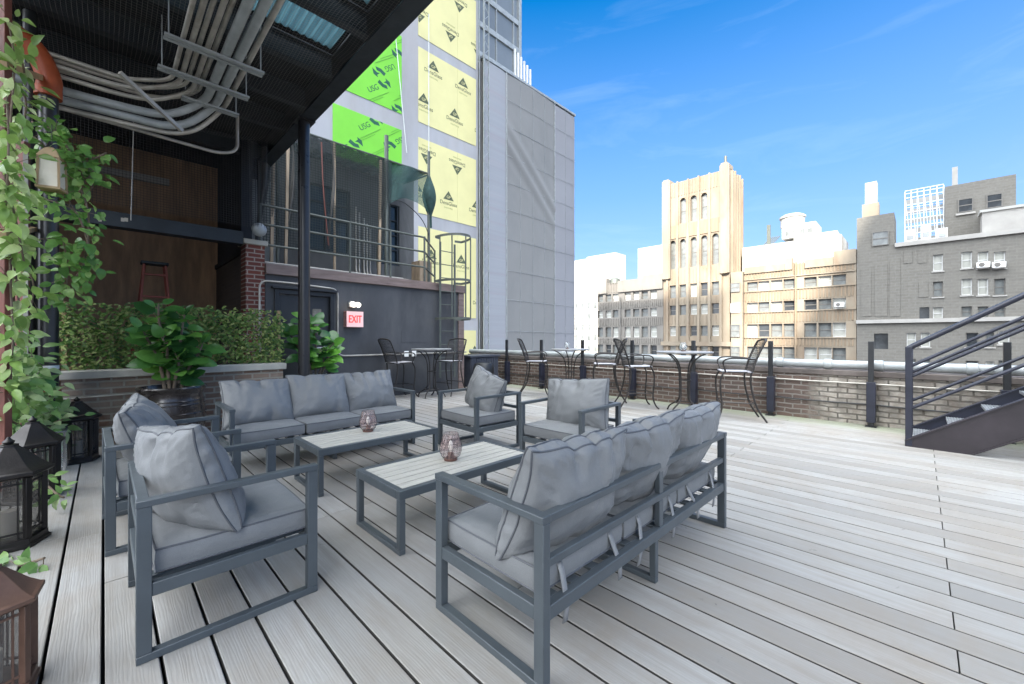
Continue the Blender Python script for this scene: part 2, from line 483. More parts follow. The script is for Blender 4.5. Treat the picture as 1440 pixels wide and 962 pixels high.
M['greennet'] = netmat('green_debris_net', (.022,.07,.058), .03, .25, .80)
M['greennetv'] = netmat('green_debris_net_upright', (.03,.08,.07), .03, .25, .45, (0,2,None))
M['greennetd'] = mat('bunched_debris_net', (.025,.06,.055), .85, 0, .4, 6, .3, 40)
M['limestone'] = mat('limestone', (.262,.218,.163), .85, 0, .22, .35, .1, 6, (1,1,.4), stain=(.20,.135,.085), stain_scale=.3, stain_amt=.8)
M['limegrey'] = mat('shade_grey_limestone', (.20,.185,.165), .85, 0, .16, .4, .1, 6, (1,1,.4), stain=(.19,.17,.15), stain_scale=.3)  # same limestone as the tower, with shade put into a greyer, darker colour
M['limeorange'] = mat('stained_limestone', (.25,.19,.13), .85, 0, .2, .5, .1, 6, (1,4,.3), stain=(.33,.19,.10), stain_scale=.6)
M['greybrick'] = brick('tan_grey_brick', (.185,.174,.152), (.165,.155,.135), (.195,.185,.165), (1,2,None), 1.2, .35, .05, stain=(.16,.155,.14), bstr=.25)
M['trim'] = mat('pale_stone_trim', (.36,.345,.32), .8, 0, .12, .6)
M['shedwall'] = mat('grimy_shed_render', (.14,.14,.136), .85, 0, .3, 1.2, .2, 20, (1,1,.35), stain=(.075,.072,.068), stain_scale=1.1, stain_amt=.85)
M['netgrey'] = mat('dusty_bunched_net', (.085,.08,.072), .9, 0, .5, 9, .3, 50, (1,1,.3))
M['frontnet'] = netmat('fine_debris_net', (.018,.026,.024), .05, .16, .30, (0,2,None))
M['whitewall'] = mat('white_render', (.40,.395,.375), .8, 0, .1, .3, 0)
M['whiteshade'] = mat('cream_render', (.47,.43,.36), .8, 0, .08, .3, 0)
M['winframe'] = mat('window_frame_bronze', (.16,.15,.135), .5)
M['winwhite'] = mat('window_frame_white', (.6,.6,.58), .5)
M['paneblind'] = mat('pane_with_blind', (.40,.40,.36), .25, 0, .25, .7, 0)
M['panegrey'] = mat('pane_grey', (.17,.18,.175), .15, 0, .4, .8, 0)
M['panedark'] = mat('pane_dark', (.05,.055,.06), .12, 0, .5, .6, 0)
M['shroud'] = mat('grey_scaffold_sheet', (.22,.23,.24), .75, 0, .07, .3, .2, 8)
M['shroudtan'] = mat('tan_scaffold_sheet', (.238,.236,.228), .75, 0, .09, .3, .25, 8, (1,1,.5), stain=(.185,.19,.19), stain_scale=.5)
M['shroudlite'] = mat('pale_scaffold_sheet', (.27,.27,.285), .75, 0, .06, .3, .2, 8)
M['ribbed'] = mat('ribbed_cladding', (.32,.33,.35), .6, 0, .05, .4, .9, 1, (.02,.02,9), stain=(.33,.27,.28), stain_scale=.3)
M['curtainglass'] = mat('grey_curtain_wall', (.22,.24,.25), .15, .1, .15, .3, 0)
M['asphalt'] = mat('asphalt', (.05,.05,.052), .9, 0, .2, .2)
M['caster'] = mat('caster_stone', (.42,.40,.38), .8, 0, .1, .1)
# ================================================================ deck
def boards():
    m = MB(); P = .155; hw = .0720
    x = -1.32
    i = 0
    while x < 7.40:
        off = -.1 if i % 2 else 1.36
        if x < 1.2: off += (i * 1.37) % 2.92 if i % 3 else 0
        off -= math.floor((off + 3.5) / 2.92) * 2.92 + 0
        y = off - 2.92
        while y < 10.4:
            a = max(y + .002, -4.2); b = min(y + 2.92 - .003, 10.4)
            y += 2.92
            if b - a < .1: continue
            z = rnd.uniform(-.0008, .0008); c = .003
            vs = []
            for yy in (a, b):
                vs += [(x-hw, yy, -.05), (x-hw, yy, z-c), (x-hw+c, yy, z), (x+hw-c, yy, z), (x+hw, yy, z-c), (x+hw, yy, -.05)]
            fs = [(k, k+1, k+7, k+6) for k in range(5)] + [(5,4,3,2,1,0), (6,7,8,9,10,11)]
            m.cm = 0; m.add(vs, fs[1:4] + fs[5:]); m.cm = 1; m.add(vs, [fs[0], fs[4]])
        x += P; i += 1
    return m
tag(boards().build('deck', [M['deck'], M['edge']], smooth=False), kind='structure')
tag(MB().box((-1.5,-4.3,-.4), (7.78,10.6,-.055)).build('roof_slab', M['gap']), kind='structure')

# ================================================================ outdoor furniture
def cushion(w, h, t, seed, dome=.03, k=.06, wr=.006, ripple=0, N=26, bulge=.006, sag=0, pinch=None):
    """box cushion: crowned faces, a welted edge band; x width, y depth, z thickness, centred"""
    sd = V((seed*3.17, seed*1.31, seed*7.7))
    nu = N; nv = max(10, int(N*h/w)) if h < w else N
    def xy(u, v):
        r = .035
        return (w/2*u*math.sqrt(max(0, 1 - v*v*k)) , h/2*v*math.sqrt(max(0, 1 - u*u*k)))
    def face(sgn):
        g = []
        for j in range(nv+1):
            row = []
            for i in range(nu+1):
                u = -1 + 2*i/nu; v = -1 + 2*j/nv
                u = math.copysign(abs(u)**.8, u); v = math.copysign(abs(v)**.8, v)
                x, y = xy(u, v)
                e = (((1-u**4)*(1-v**4))**.55) if dome < .06 else ((1-u*u)*(1-v*v))**.5*(1-.22*v)
                z = t/2*(1-.6*(u*u*v*v)**1.5 if pinch else 1) + dome*e
                if pinch:
                    for (pu, pv, ps) in pinch:
                        g_ = math.exp(-((u-pu)/ps)**2)*max(0, v*pv)**2.2
                        z -= dome*.42*g_*min(1,(1-max(abs(u),abs(v)))*6); y -= pv*.016*g_*max(0, v*pv)**3
                p = V((x, y, 0))
                z += (wr*noise.noise(p*7+sd) + wr*.6*noise.noise(p*17+sd*2))*(.15+.85*min(1,e*1.6))
                # puckers running in from the welt
                edge = max(abs(u), abs(v))
                per = math.atan2(v, u)*6
                z += wr*1.3*noise.noise(V((per*2.6, sgn*3, 0))+sd)*max(0, edge-.4)/.6*min(1,(1-edge)*7)
                if ripple:
                    q = max(0, v*.5+.5)**2
                    s1 = noise.noise(V((u*4.2+sd.x, v*.8, sgn*2)))
                    z += ripple*q*(.25-abs(s1)*1.9)*min(1,(1-edge)*4)
                z -= sag*e*.3 if sgn > 0 else 0
                row.append(V((x + wr*.5*noise.noise(V((y*9, 0, 1))+sd), y + wr*.5*noise.noise(V((x*9, 0, 4))+sd), z*sgn)))
            g.append(row)
        return g
    m = MB()
    loops = []
    for sgn in (1, -1):
        g = face(sgn)
        vs = [p for row in g for p in row]; c = nu+1
        fs = []
        for j in range(nv):
            for i in range(nu):
                f = (j*c+i, j*c+i+1, (j+1)*c+i+1, (j+1)*c+i)
                fs.append(f if sgn > 0 else f[::-1])
        m.add(vs, fs)
        lp = [g[0][i] for i in range(nu)] + [g[j][nu] for j in range(nv)] + [g[nv][i] for i in range(nu, 0, -1)] + [g[j][0] for j in range(nv, 0, -1)]
        loops.append(lp)
    T, B = loops; n = len(T); rows = 4
    vs = []; cen = V((0,0,0))
    for r in range(rows+1):
        f = r/rows
        for i in range(n):
            p = T[i]*(1-f) + B[i]*f
            o = V((p.x, p.y, 0)).normalized()
            bl = bulge*math.sin(math.pi*f)
            if 0 < f < 1: bl += wr*.9*noise.noise(V((i*.55, f*.8, 0))+sd)
            vs.append(p + o*bl)
    fs = [(r*n+i, (r+1)*n+i, (r+1)*n+(i+1)%n, r*n+(i+1)%n) for r in range(rows) for i in range(n)]
    m.add(vs, [f[::-1] for f in fs] if False else fs)
    pip = MB()
    for lp in loops: pip.tube(lp, .0045, 5, closed=True)
    return m, pip

FH = .6; RW = .045
SEATC = [cushion(.565, .56, .085, s, .022, .03, .005) for s in (1, 2, 3)]
BACKC = [cushion(.57, .45, .06, s, .108, -.11, .013, .027 if s > 11 else .022, 42, pinch=pp) for s, pp in ((11, ((.05,1,.10),(-.5,1,.07),(.3,-1,.1))), (12, ((-.42,1,.12),(.25,1,.08),(.5,-1,.1))), (13, ((.25,1,.09),(-.2,1,.07),(-.6,1,.06),(.1,-1,.12))))]
def frame_end(x, D):
    m = MB(); a = -D/2 + RW/2; b = D/2 - RW/2; w = .036
    s = 1 if x > 0 else -1
    for y in (a, b): m.box((x-w/2, y-RW/2, .03), (x+w/2, y+RW/2, FH-.026))
    m.box((x-w/2-.004, -D/2-.001, FH-.026), (x+w/2+.004, D/2+.001, FH))
    m.box((x-w/2, -D/2, 0), (x+w/2, D/2, .03))
    m.box((x-w/2+.003, a+RW/2, .235), (x+w/2-.003, b-RW/2, .285))
    return m

def make_seating(name, n):
    W = .70 if n == 1 else 1.76
    D = .635
    r = empty(name, (0,0,0))
    xe = W/2 - .018
    for x in (-xe, xe):
        frame_end(x, D).build('arm_frame', M['frame'], r, .003)
    m = MB(); xi = xe - .018
    m.box((-xi, -D/2+.005, .235), (xi, -D/2+.04, .285)); m.box((-xi, D/2-.04, .235), (xi, D/2-.005, .285))
    for k in range(5 if n == 1 else 13):
        x = -xi + (k+.5)*2*xi/(5 if n == 1 else 13)
        m.box((x-.025, -D/2+.041, .27), (x+.025, D/2-.041, .283))
    m.build('seat_frame', M['frame'], r, .003)
    m = MB()
    m.box((-xi, D/2-.04, FH-.03), (xi, D/2-.003, FH-.002)); m.box((-xi, D/2-.036, .415), (xi, D/2-.008, .445))
    if n == 3:
        m.box((-.02, D/2-.038, .286), (.02, D/2-.010, .414)); m.box((-.02, D/2-.038, .446), (.02, D/2-.010, FH-.031))
    m.build('backrest_frame', M['frame'], r, .003)
    if n == 3:
        m = MB(); a = -D/2+.05; b = D/2-.05
        for y in (a, b): m.box((-.016, y-.016, .026), (.016, y+.016, .234))
        m.box((-.016, a-.016, 0), (.016, b+.016, .026))
        m.build('leg', M['frame'], r, .003)
    cw = (2*xi)/n
    for k in range(n):
        cx = -xi + cw*(k+.5)
        cm, pip = SEATC[k % 3]
        o = cm.build('seat_cushion', M['fabric'], r, sharp=50)
        o.scale.x = cw/.565*.985
        o.location = (cx, -.018, .345); o.rotation_euler = (0, 0, rnd.uniform(-.015,.015))
        pip.build('piping', M['piping'], None).parent = o
        for sx in (-.17, .17):
            sm = MB()
            q = rnd.uniform(-.03, .03)
            sm.add([(sx-.014, .283, .03), (sx+.014, .283, .03), (sx+.014, .296, .0), (sx-.014, .296, .0), (sx+.016+q, .312, -.05), (sx-.012+q, .312, -.05),
                    (sx+.016+q*2, .326, -.10), (sx-.012+q*2, .326, -.10), (sx+.02+q*3, .321, -.165), (sx-.01+q*3, .321, -.165)],
                   [(0,1,2,3), (3,2,4,5), (5,4,6,7), (7,6,8,9)])
            so = sm.build('strap', M['strap'], None); so.parent = o
            sl = so.modifiers.new('Solid', 'SOLIDIFY'); sl.thickness = .003
        cm, pip = BACKC[k % 3]
        o = cm.build('back_cushion', M['fabric'], r, sharp=50)
        o.scale.x = cw/.57*1.0
        pip.build('piping', M['piping'], None).parent = o
        o.location = (cx, .165, .578)
        o.rotation_euler = (R(66) + rnd.uniform(-.07,.07), rnd.uniform(-.05,.05), rnd.uniform(-.06,.06)); o.location.z += rnd.uniform(-.008,.012)
    return r

sofa = make_seating('outdoor_sofa', 3)
GS = 'charcoal framed outdoor sofas'
tag(sofa, 'long grey cushioned sofa against the brick planter wall', 'sofa', GS)
sofa.location = (1.62, 4.37, 0)
s2 = copy_tree(sofa)
tag(s2, 'long grey cushioned sofa seen from behind in the foreground, straps hanging off its back', 'sofa', GS)
s2.location = (1.918, 1.195, 0); s2.rotation_euler.z = R(180-.6)
chair = make_seating('lounge_chair', 1)
GC = 'charcoal framed lounge chairs'
spots = [((.40, 2.37, 0), 90, 'grey lounge chair nearest the camera on the left, back cushion slumped askew', (6, 7, 12), (0.0, -.03)),
         ((.315, 3.50, 0), 91, 'grey lounge chair on the left between the nearest chair and the black glazed plant pot', (12, -3, -8), (0, -.02)),
         ((2.97, 3.49, 0), -92, 'grey lounge chair on the far right side, beside the end of the long sofa', (2, 12, -10), (-.02, -.03)),
         ((3.075, 2.31, 0), -89, 'grey lounge chair facing the tables just beyond the foreground sofa', (0, -4, 3), (.0, -.03))]
for i, (p, a, lb, tl, sh) in enumerate(spots):
    c = chair if i == 0 else copy_tree(chair)
    c.location = p; c.rotation_euler.z = R(a)
    tag(c, lb, 'lounge chair', GC)
    for ch in c.children:
        if ch.name.startswith('back_cushion'):
            ch.rotation_euler = (R(80-tl[0]), R(tl[1]), R(tl[2]))
            ch.location.x += sh[0]; ch.location.y += sh[1]

def coffee_table(x0, x1, y0, y1, lb):
    z = .355
    c = V(((x0+x1)/2, (y0+y1)/2, 0))
    r = empty('coffee_table', c, lb, 'coffee table', 'slatted coffee tables')
    m = MB(); w = .04
    m.box((x0, y0, z-.05), (x1, y0+w, z)); m.box((x0, y1-w, z-.05), (x1, y1, z))
    m.box((x0, y0+w, z-.05), (x0+w, y1-w, z)); m.box((x1-w, y0+w, z-.05), (x1, y1-w, z))
    for q in (.3, .7): m.box((x0+q*(x1-x0)-.02, y0+w, z-.046), (x0+q*(x1-x0)+.02, y1-w, z-.026))
    m.build('tabletop_frame', M['frame'], r, .003)
    n = 6; sw = (y1-y0-2*w)/n
    for k in range(n):
        MB().box((x0+w+.002, y0+w+k*sw+.0045, z-.024), (x1-w-.002, y0+w+(k+1)*sw-.0045, z-.002)).build('slat', M['slat'], r, .002)
    for x in (x0, x1-.04):
        m = MB()
        m.box((x+.002, y0+.002, .028), (x+.038, y0+.04, z-.051)); m.box((x+.002, y1-.04, .028), (x+.038, y1-.002, z-.051))
        m.box((x+.002, y0+.002, 0), (x+.038, y1-.002, .028))
        m.build('leg_frame', M['frame'], r, .003)
    return r
coffee_table(1.14, 2.215, 3.19, 3.765, 'slatted coffee table in front of the long sofa by the planter wall')
coffee_table(1.145, 2.235, 2.015, 2.565, 'slatted coffee table behind the foreground sofa')

def candle(p, s, lb, gm='pinkglass'):
    r = empty('candle_globe', p, lb, 'candle holder', 'glass candle globes')
    m = MB().lathe([(.044,.012),(.062,.03),(.074,.06),(.076,.085),(.070,.12),(.058,.155),(.050,.185),(.047,.185),(.055,.153),(.067,.119),(.073,.085),(.071,.061),(.059,.033),(.042,.016)], (0,0,0), 28, 0, False)
    # basket weave of thin wires
    g = MB()
    for z, q in ((.03,.0635),(.06,.0755),(.085,.0775),(.12,.0715),(.155,.0595),(.185,.052)):
        g.tube([(q*math.cos(a*.2618), q*math.sin(a*.2618), z) for a in range(24)], .0011, 4, True)
    for k in range(16):
        a = k*math.pi/8
        g.tube([(q*math.cos(a+z*s2_), q*math.sin(a+z*s2_), z) for z, q in ((.012,.0455),(.03,.0635),(.06,.0755),(.085,.0775),(.12,.0715),(.155,.0595),(.185,.0515)) for s2_ in (4,)], .0009, 4)
    for o in (m.build('globe', M[gm]), g.build('wire_mesh', M['lantern']),
              MB().lathe([(.046,0),(.046,.012),(.04,.018),(0,.018)], (0,0,0), 24).build('base', M['wax']),
              MB().lathe([(.02,.018),(.02,.05),(.016,.054),(0,.052)], (0,0,0), 16).build('votive', M['wax']),
              MB().lathe([(.004,.054),(.014,.075),(.018,.098),(.010,.125),(0,.135)], (0,0,0), 14).build('bulb', M['flame'])):
        o.parent = r
    r.scale = (s, s, s)
    return r
candle((1.69, 3.53, .355), 1, 'smoky wire candle globe on the coffee table by the planter-side sofa')
candle((1.70, 2.30, .355), 1, 'smoky wire candle globe on the coffee table behind the foreground sofa')

# ---------------------------------------------------------------- bar sets
def bar_chair():
    r = empty('bar_chair', (0,0,0))
    zs = .70; w = .21; fy = -.20; by = .20
    # back: a barrel of tubes and mesh
    def bk(u, t):       # u -1..1, t 0..1 up
        x = w*u*(1 + .06*t); y = by - .01 + .16*t**1.3 + .05*(1-u*u)
        return V((x, y, zs + .01 + .44*t + (.03*(1-u*u) if t > .98 else 0)))
    m = MB()
    m.tube(spline([bk(-1,0), bk(-1,.35), bk(-1,.7), bk(-.98,.96), bk(-.8,1), bk(0,1), bk(.8,1), bk(.98,.96), bk(1,.7), bk(1,.35), bk(1,0)], 4), .0135, 8)
    m.tube(spline([bk(u/4, .36) for u in range(-4,5)], 2), .006, 6)
    m.build('back_frame', M['iron'], r)
    g = MB()
    for k in range(1, 14):
        u = -1 + 2*k/14; g.tube([bk(u, t/5) for t in range(0, 6)], .0036, 4)
    for k in range(1, 16):
        g.tube([bk(-1+2*u/6, k/16) for u in range(7)], .0036, 4)
    g.build('back_mesh', M['iron'], r)
    s = MB()
    pts = []
    n = 12
    vs = []; fs = []
    for j in range(n+1):
        for i in range(n+1):
            u = -1+2*i/n; v = -1+2*j/n
            vs.append((w*u*math.sqrt(1-v*v*.12), .21*v*math.sqrt(1-u*u*.12), zs + .012 - .018*(1-u*u)*(1-v*v) + (.008 if v < -.7 else 0)))
    for j in range(n):
        for i in range(n):
            a = j*(n+1)+i; fs.append((a, a+1, a+n+2, a+n+1))
    s.add(vs, fs)
    so = s.build('seat', M['seatmesh'], r)
    sl = so.modifiers.new('Solid', 'SOLIDIFY'); sl.thickness = .014
    rim = MB().tube([(w*math.copysign(abs(math.cos(a))**.6, math.cos(a)), .21*math.copysign(abs(math.sin(a))**.6, math.sin(a)), zs+.004) for a in [k*math.pi/16 for k in range(32)]], .011, 8, True)
    rim.build('seat_rim', M['iron'], r)
    for sx in (-1, 1):
        m = MB()
        m.tube(spline([(sx*w*1.0, by+.03, zs+.19), (sx*w*1.2, .06, zs+.205), (sx*w*1.24, -.12, zs+.20), (sx*w*1.18, -.19, zs+.15), (sx*w*1.05, -.17, zs+.06), (sx*w*.98, -.15, zs+.0)], 5), .0115, 7)
        m.build('arm', M['iron'], r)
        m = MB().tube(spline([(sx*.19, -.17, zs), (sx*.20, -.215, zs-.10), (sx*.205, -.22, .45), (sx*.20, -.20, .2), (sx*.22, -.24, .06), (sx*.24, -.29, .006)], 5), .0135, 8)
        m.build('leg', M['iron'], r)
        m = MB().tube(spline([(sx*.19, .18, zs), (sx*.19, .17, zs-.12), (sx*.195, .19, .42), (sx*.205, .25, .2), (sx*.22, .34, .05), (sx*.225, .37, .006)], 5), .0135, 8)
        m.build('leg', M['iron'], r)
    m = MB()
    a = V((.203, -.205, .26)); b = V((.203, .225, .26))
    m.tube([(-a.x, a.y, a.z), (a.x, a.y, a.z)], .008, 6); m.tube([(-b.x, b.y, b.z), (b.x, b.y, b.z)], .008, 6)
    m.tube([a, b], .008, 6); m.tube([(-a.x, a.y, a.z), (-b.x, b.y, b.z)], .008, 6)
    m.build('footrest', M['iron'], r)
    return r

def bar_table():
    r = empty('bar_table', (0,0,0))
    m = MB().lathe([(.0,.952),(.375,.952),(.392,.956),(.40,.966),(.40,.976),(.392,.981),(.0,.982)], (0,0,0), 40)
    m.build('tabletop', M['irontop'], r)
    m = MB().tube([(.09*math.cos(k*math.pi/10), .09*math.sin(k*math.pi/10), .52) for k in range(20)], .008, 6, True)
    m.tube([(.13*math.cos(k*math.pi/10), .13*math.sin(k*math.pi/10), .16) for k in range(20)], .008, 6, True)
    m.build('ring', M['iron'], r)
    for k in range(4):
        a = k*math.pi/2 + .55; c = math.cos(a); s_ = math.sin(a)
        pts = [(.34,.948),(.24,.90),(.14,.80),(.095,.66),(.085,.5),(.085,.3),(.10,.2),(.17,.14),(.26,.08),(.30,.006)]
        MB().tube(spline([(q*c, q*s_, z) for q, z in pts], 4), .0115, 8).build('leg', M['iron'], r)
    return r

tb = bar_table(); bc = bar_chair()
GT = 'round bar tables'; GB = 'wrought iron bar chairs'
tl = [((4.71,7.02,0), 1.0, 'tall round iron bar table in front of the dark wall with the lit sign'),
      ((6.55,4.92,0), .95, 'tall round bar table in the middle of the parapet, left of the larger one'),
      ((6.60,2.68,0), 1.06, 'tall round bar table at the parapet nearest the metal staircase')]
for i, (p, s, lb) in enumerate(tl):
    o = tb if i == 0 else copy_tree(tb)
    o.location = p; o.scale = (s, s, 1); tag(o, lb, 'bar table', GT); o.rotation_euler.z = i*.4
# chairs: position, facing direction (degrees the chair front points, 0 = -Y)
cl = [((4.20,7.38), 92, 'iron bar chair left of the table by the dark wall'),
      ((5.20,7.10), -70, 'iron bar chair right of the table by the dark wall, under the caged ladder'),
      ((6.45,5.72), 35, 'iron bar chair on the left of the middle parapet table'),
      ((6.72,4.22), 215, 'iron bar chair on the right of the middle parapet table'),
      ((6.55,3.47), 45, 'iron bar chair on the left of the parapet table nearest the stairs'),
      ((6.62,1.95), 207, 'iron bar chair on the right of the parapet table nearest the stairs')]
for i, ((x, y), a, lb) in enumerate(cl):
    o = bc if i == 0 else copy_tree(bc)
    o.location = (x, y, 0); o.rotation_euler.z = R(a); tag(o, lb, 'bar chair', GB)
candle((6.50,4.95,.982), .72, 'small candle globe on the middle bar table at the parapet', 'clearglass')
candle((6.60,2.70,.982), .78, 'small candle globe on the bar table nearest the stairs', 'clearglass')

# ================================================================ parapet side
r = empty('parapet_wall', (7.56,3,0), 'low brick parapet wall, dark red at the left and whitewashed at the right', 'wall')
MB().box((7.42,-4.2,0), (7.70,9.2,.66)).build('brickwork', M['brickpar'], r, smooth=False)
MB().box((7.40,-4.2,.66), (7.74,9.2,.74)).build('coping', M['parcap'], r, .01)
r = empty('roof_pipe', (7.5,3,.74), 'pale horizontal pipe running along the top of the brick parapet', 'pipe')
MB().tube([(7.50,-4.2,.815),(7.50,9.2,.815)], .062, 16).build('pipe', M['conduit2'], r)
for y in (1.55,.95,.40,-.45,-1.3,3.3,4.6,5.8,7.1):
    MB().tube([(7.50,y-.05,.815),(7.50,y-.045,.815),(7.50,y+.045,.815),(7.50,y+.05,.815)], [.062,.078,.078,.062], 14).build('clamp', M['conduit2'], r)
GP = 'black fence posts along the parapet'
plab = ['leftmost black post at the parapet, beside the slatted cabinet', 'black post behind the left chair of the middle bar table', 'black post just behind the middle bar table',
        'black post left of the bar table nearest the stairs', 'black post directly behind the bar table nearest the stairs', 'black post alone between the right-hand bar chair and the staircase area',
        'black post standing just left of the foot of the metal stairs', 'black post hidden behind the stair railing']
p0 = None
for i in range(8):
    y = 7.5 - i*1.172
    if p0 is None:
        p0 = empty('fence_post', (7.31,y,0))
        MB().box((7.285,y-.03,.012), (7.335,y+.03,1.15)).build('post', M['black'], p0, .003)
        MB().box((7.272,y-.048,.06), (7.3845,y+.048,.60)).build('bracket', M['navy'], p0, .004)
        MB().box((7.25,y-.06,0), (7.37,y+.06,.011)).build('base_plate', M['black'], p0)
        o = p0
    else:
        o = copy_tree(p0); o.location = (7.31, y, 0)
    tag(o, plab[i], 'post', GP)
def sagline(x, z, y0, y1, sag, n):
    out = []
    for i in range(n+1):
        y = y0 + (y1-y0)*i/n
        f = (7.5 - y)/1.172 % 1
        out.append((x, y, z - sag*4*f*(1-f)))
    return out
tag(MB().tube(sagline(7.399,.57,7.9,-3.5,.004,60), .010, 6).build('conduit_run', M['conduit'], None), 'thin pale conduit fixed along the upper face of the parapet bricks', 'conduit')
tag(MB().tube(sagline(7.402,.29,7.9,-3.5,.012,60), .009, 6).build('cable', M['black'], None), 'black cable running along the lower face of the parapet bricks', 'cable')

# ---------------------------------------------------------------- stair
r = empty('metal_stair', (6.7,0,0), 'dark metal staircase with pipe railings and grated treads rising out of the frame', 'staircase')
k = .655
def stringer(x, mname, nm_):
    m = MB(); th = .045
    y0 = .12; y1 = -3.2
    def prof(xx):
        return [(xx, y0, 0.0), (xx, y0, .055), (xx, y1, .055+k*(y0-y1)), (xx, y1, k*(y0-y1)-.30), (xx, y0-.50, 0.0)]
    a = prof(x-th/2); b = prof(x+th/2)
    m.add(a+b, [(0,1,2,3,4), (9,8,7,6,5)] + [(i, i+5, (i+1)%5+5, (i+1)%5) for i in range(5)])
    # flanges
    m.bar((x, y0, .055+.006), (x, y1, .055+.006+k*(y0-y1)), .085, .012)
    m.bar((x, y0-.5, -.0+.008), (x, y1, k*(y0-y1)-.30+.008), .085, .012)
    o = m.build('stringer', M[mname], r, .002)
stringer(6.30, 'stringer', 's'); stringer(7.10, 'navy', 's')
for i in range(14):
    z = .055 + .18*i + .03; y = .06 - (.18*i)/k
    m = MB()
    y1 = y - .235
    m.box((6.33,y-.006,z-.03), (7.07,y,z)); m.box((6.33,y1,z-.03), (7.07,y1+.006,z))
    for q in range(1, 10): yy = y1 + (y-y1)*q/10; m.box((6.33,yy-.003,z-.022), (7.07,yy+.003,z-.001))
    for q in range(0, 26): xx = 6.33 + .74*(q+.5)/26; m.box((xx-.003,y1+.007,z-.02), (xx+.003,y-.007,z-.002))
    m.build('tread', M['grate'], r, smooth=False)
for x in (6.30, 7.10):
    m = MB()
    m.box((x-.027,.062,.01), (x+.027,.118,1.10))
    m.build('newel_post', M['navy'], r, .004)
    m = MB()
    for z0, rr in ((1.085,.026),(.76,.017),(.41,.017),(.875,.017)):
        if x > 7 and z0 == .875: continue
        ya = .09; yb = -3.2
        m.tube([(x,ya,z0),(x,yb,z0+k*(ya-yb))], rr, 12)
    for y in (-1.3,-2.7): m.bar((x,y,.06+k*(.12-y)), (x,y,1.085+k*(.09-y)), .045, .045)
    m.build('railing', M['navy'], r)
# ================================================================ canopy, column, recess
r = empty('canopy_column', (2.08,6.40,0), 'tall glossy black round column holding up the corner of the canopy', 'column')
MB().tube([(2.08,6.40,.02),(2.08,6.40,4.36)], .079, 28).build('shaft', M['colpaint'], r)
MB().cbox((2.08,6.40,.01), (.28,.28,.02)).build('base_plate', M['colpaint'], r, .004)
MB().cbox((2.08,6.40,4.37), (.24,.24,.02)).build('cap_plate', M['colpaint'], r)
CZ = 4.38
r = empty('canopy', (0,4,CZ), 'dark steel canopy roof over the lounge corner with teal translucent panels', 'canopy')
m = MB()       # edge beam: channel section along Y
m.box((2.00,-2.4,CZ), (2.20,10.4,CZ+.02)); m.box((2.185,-2.4,CZ+.021), (2.20,10.4,CZ+.30)); m.box((2.00,-2.4,CZ+.30), (2.20,10.4,CZ+.32))
m.build('edge_beam', M['steel'], r, .003)
PAN = ((1.0,1.95,3.33,4.1),(1.05,1.95,4.28,5.05),(1.2,1.95,2.4,3.15),(.1,.8,4.28,5.05))
def openwall(m, f, a0, a1, b0, b1, ops, depth):
    """wall on plane f(a,b,0) with rectangular openings and reveals of the given depth"""
    A = sorted({a0, a1, *[o[0] for o in ops], *[o[1] for o in ops]}); B = sorted({b0, b1, *[o[2] for o in ops], *[o[3] for o in ops]})
    A = [a for a in A if a0 <= a <= a1]; B = [b for b in B if b0 <= b <= b1]
    for i in range(len(A)-1):
        for j in range(len(B)-1):
            ca = (A[i]+A[i+1])/2; cb = (B[j]+B[j+1])/2
            if any(o[0] < ca < o[1] and o[2] < cb < o[3] for o in ops): continue
            m.face([f(A[i],B[j],0), f(A[i+1],B[j],0), f(A[i+1],B[j+1],0), f(A[i],B[j+1],0)])
    for (x0,x1,y0,y1) in ops:
        c = [(x0,y0),(x1,y0),(x1,y1),(x0,y1)]
        for k in range(4):
            p = c[k]; q = c[(k+1) % 4]
            m.face([f(*p,0), f(*p,depth), f(*q,depth), f(*q,0)])
m = MB(); openwall(m, lambda a, b, c: (a, b, CZ+.36+c), -1.3, 2.18, -2.4, 10.4, PAN, .06); m.build('soffit', M['soffit'], r, smooth=False)
for y in (-1.6,-.3,1.0,2.3,3.25,4.2,5.15,6.1,7.0,8.4):
    m = MB(); m.box((-1.3,y-.05,CZ+.03), (1.99,y+.05,CZ+.045)); m.box((-1.3,y-.008,CZ+.045), (1.99,y+.008,CZ+.28)); m.box((-1.3,y-.05,CZ+.28), (1.99,y+.05,CZ+.295))
    m.build('joist', M['steel'], r)
def corrug(x0, x1, y0, y1, z):
    m = MB(); n = int((x1-x0)/.02); vs = []
    for i in range(n+1):
        x = x0+(x1-x0)*i/n; zz = z+.012*math.sin(i*math.pi/2)
        vs += [(x,y0,zz),(x,y1,zz)]
    m.add(vs, [(2*i,2*i+1,2*i+3,2*i+2) for i in range(n)])
    return m
for x0,x1,y0,y1 in PAN:
    corrug(x0,x1,y0,y1,CZ+.325).build('skylight_panel', M['skylight'], r)

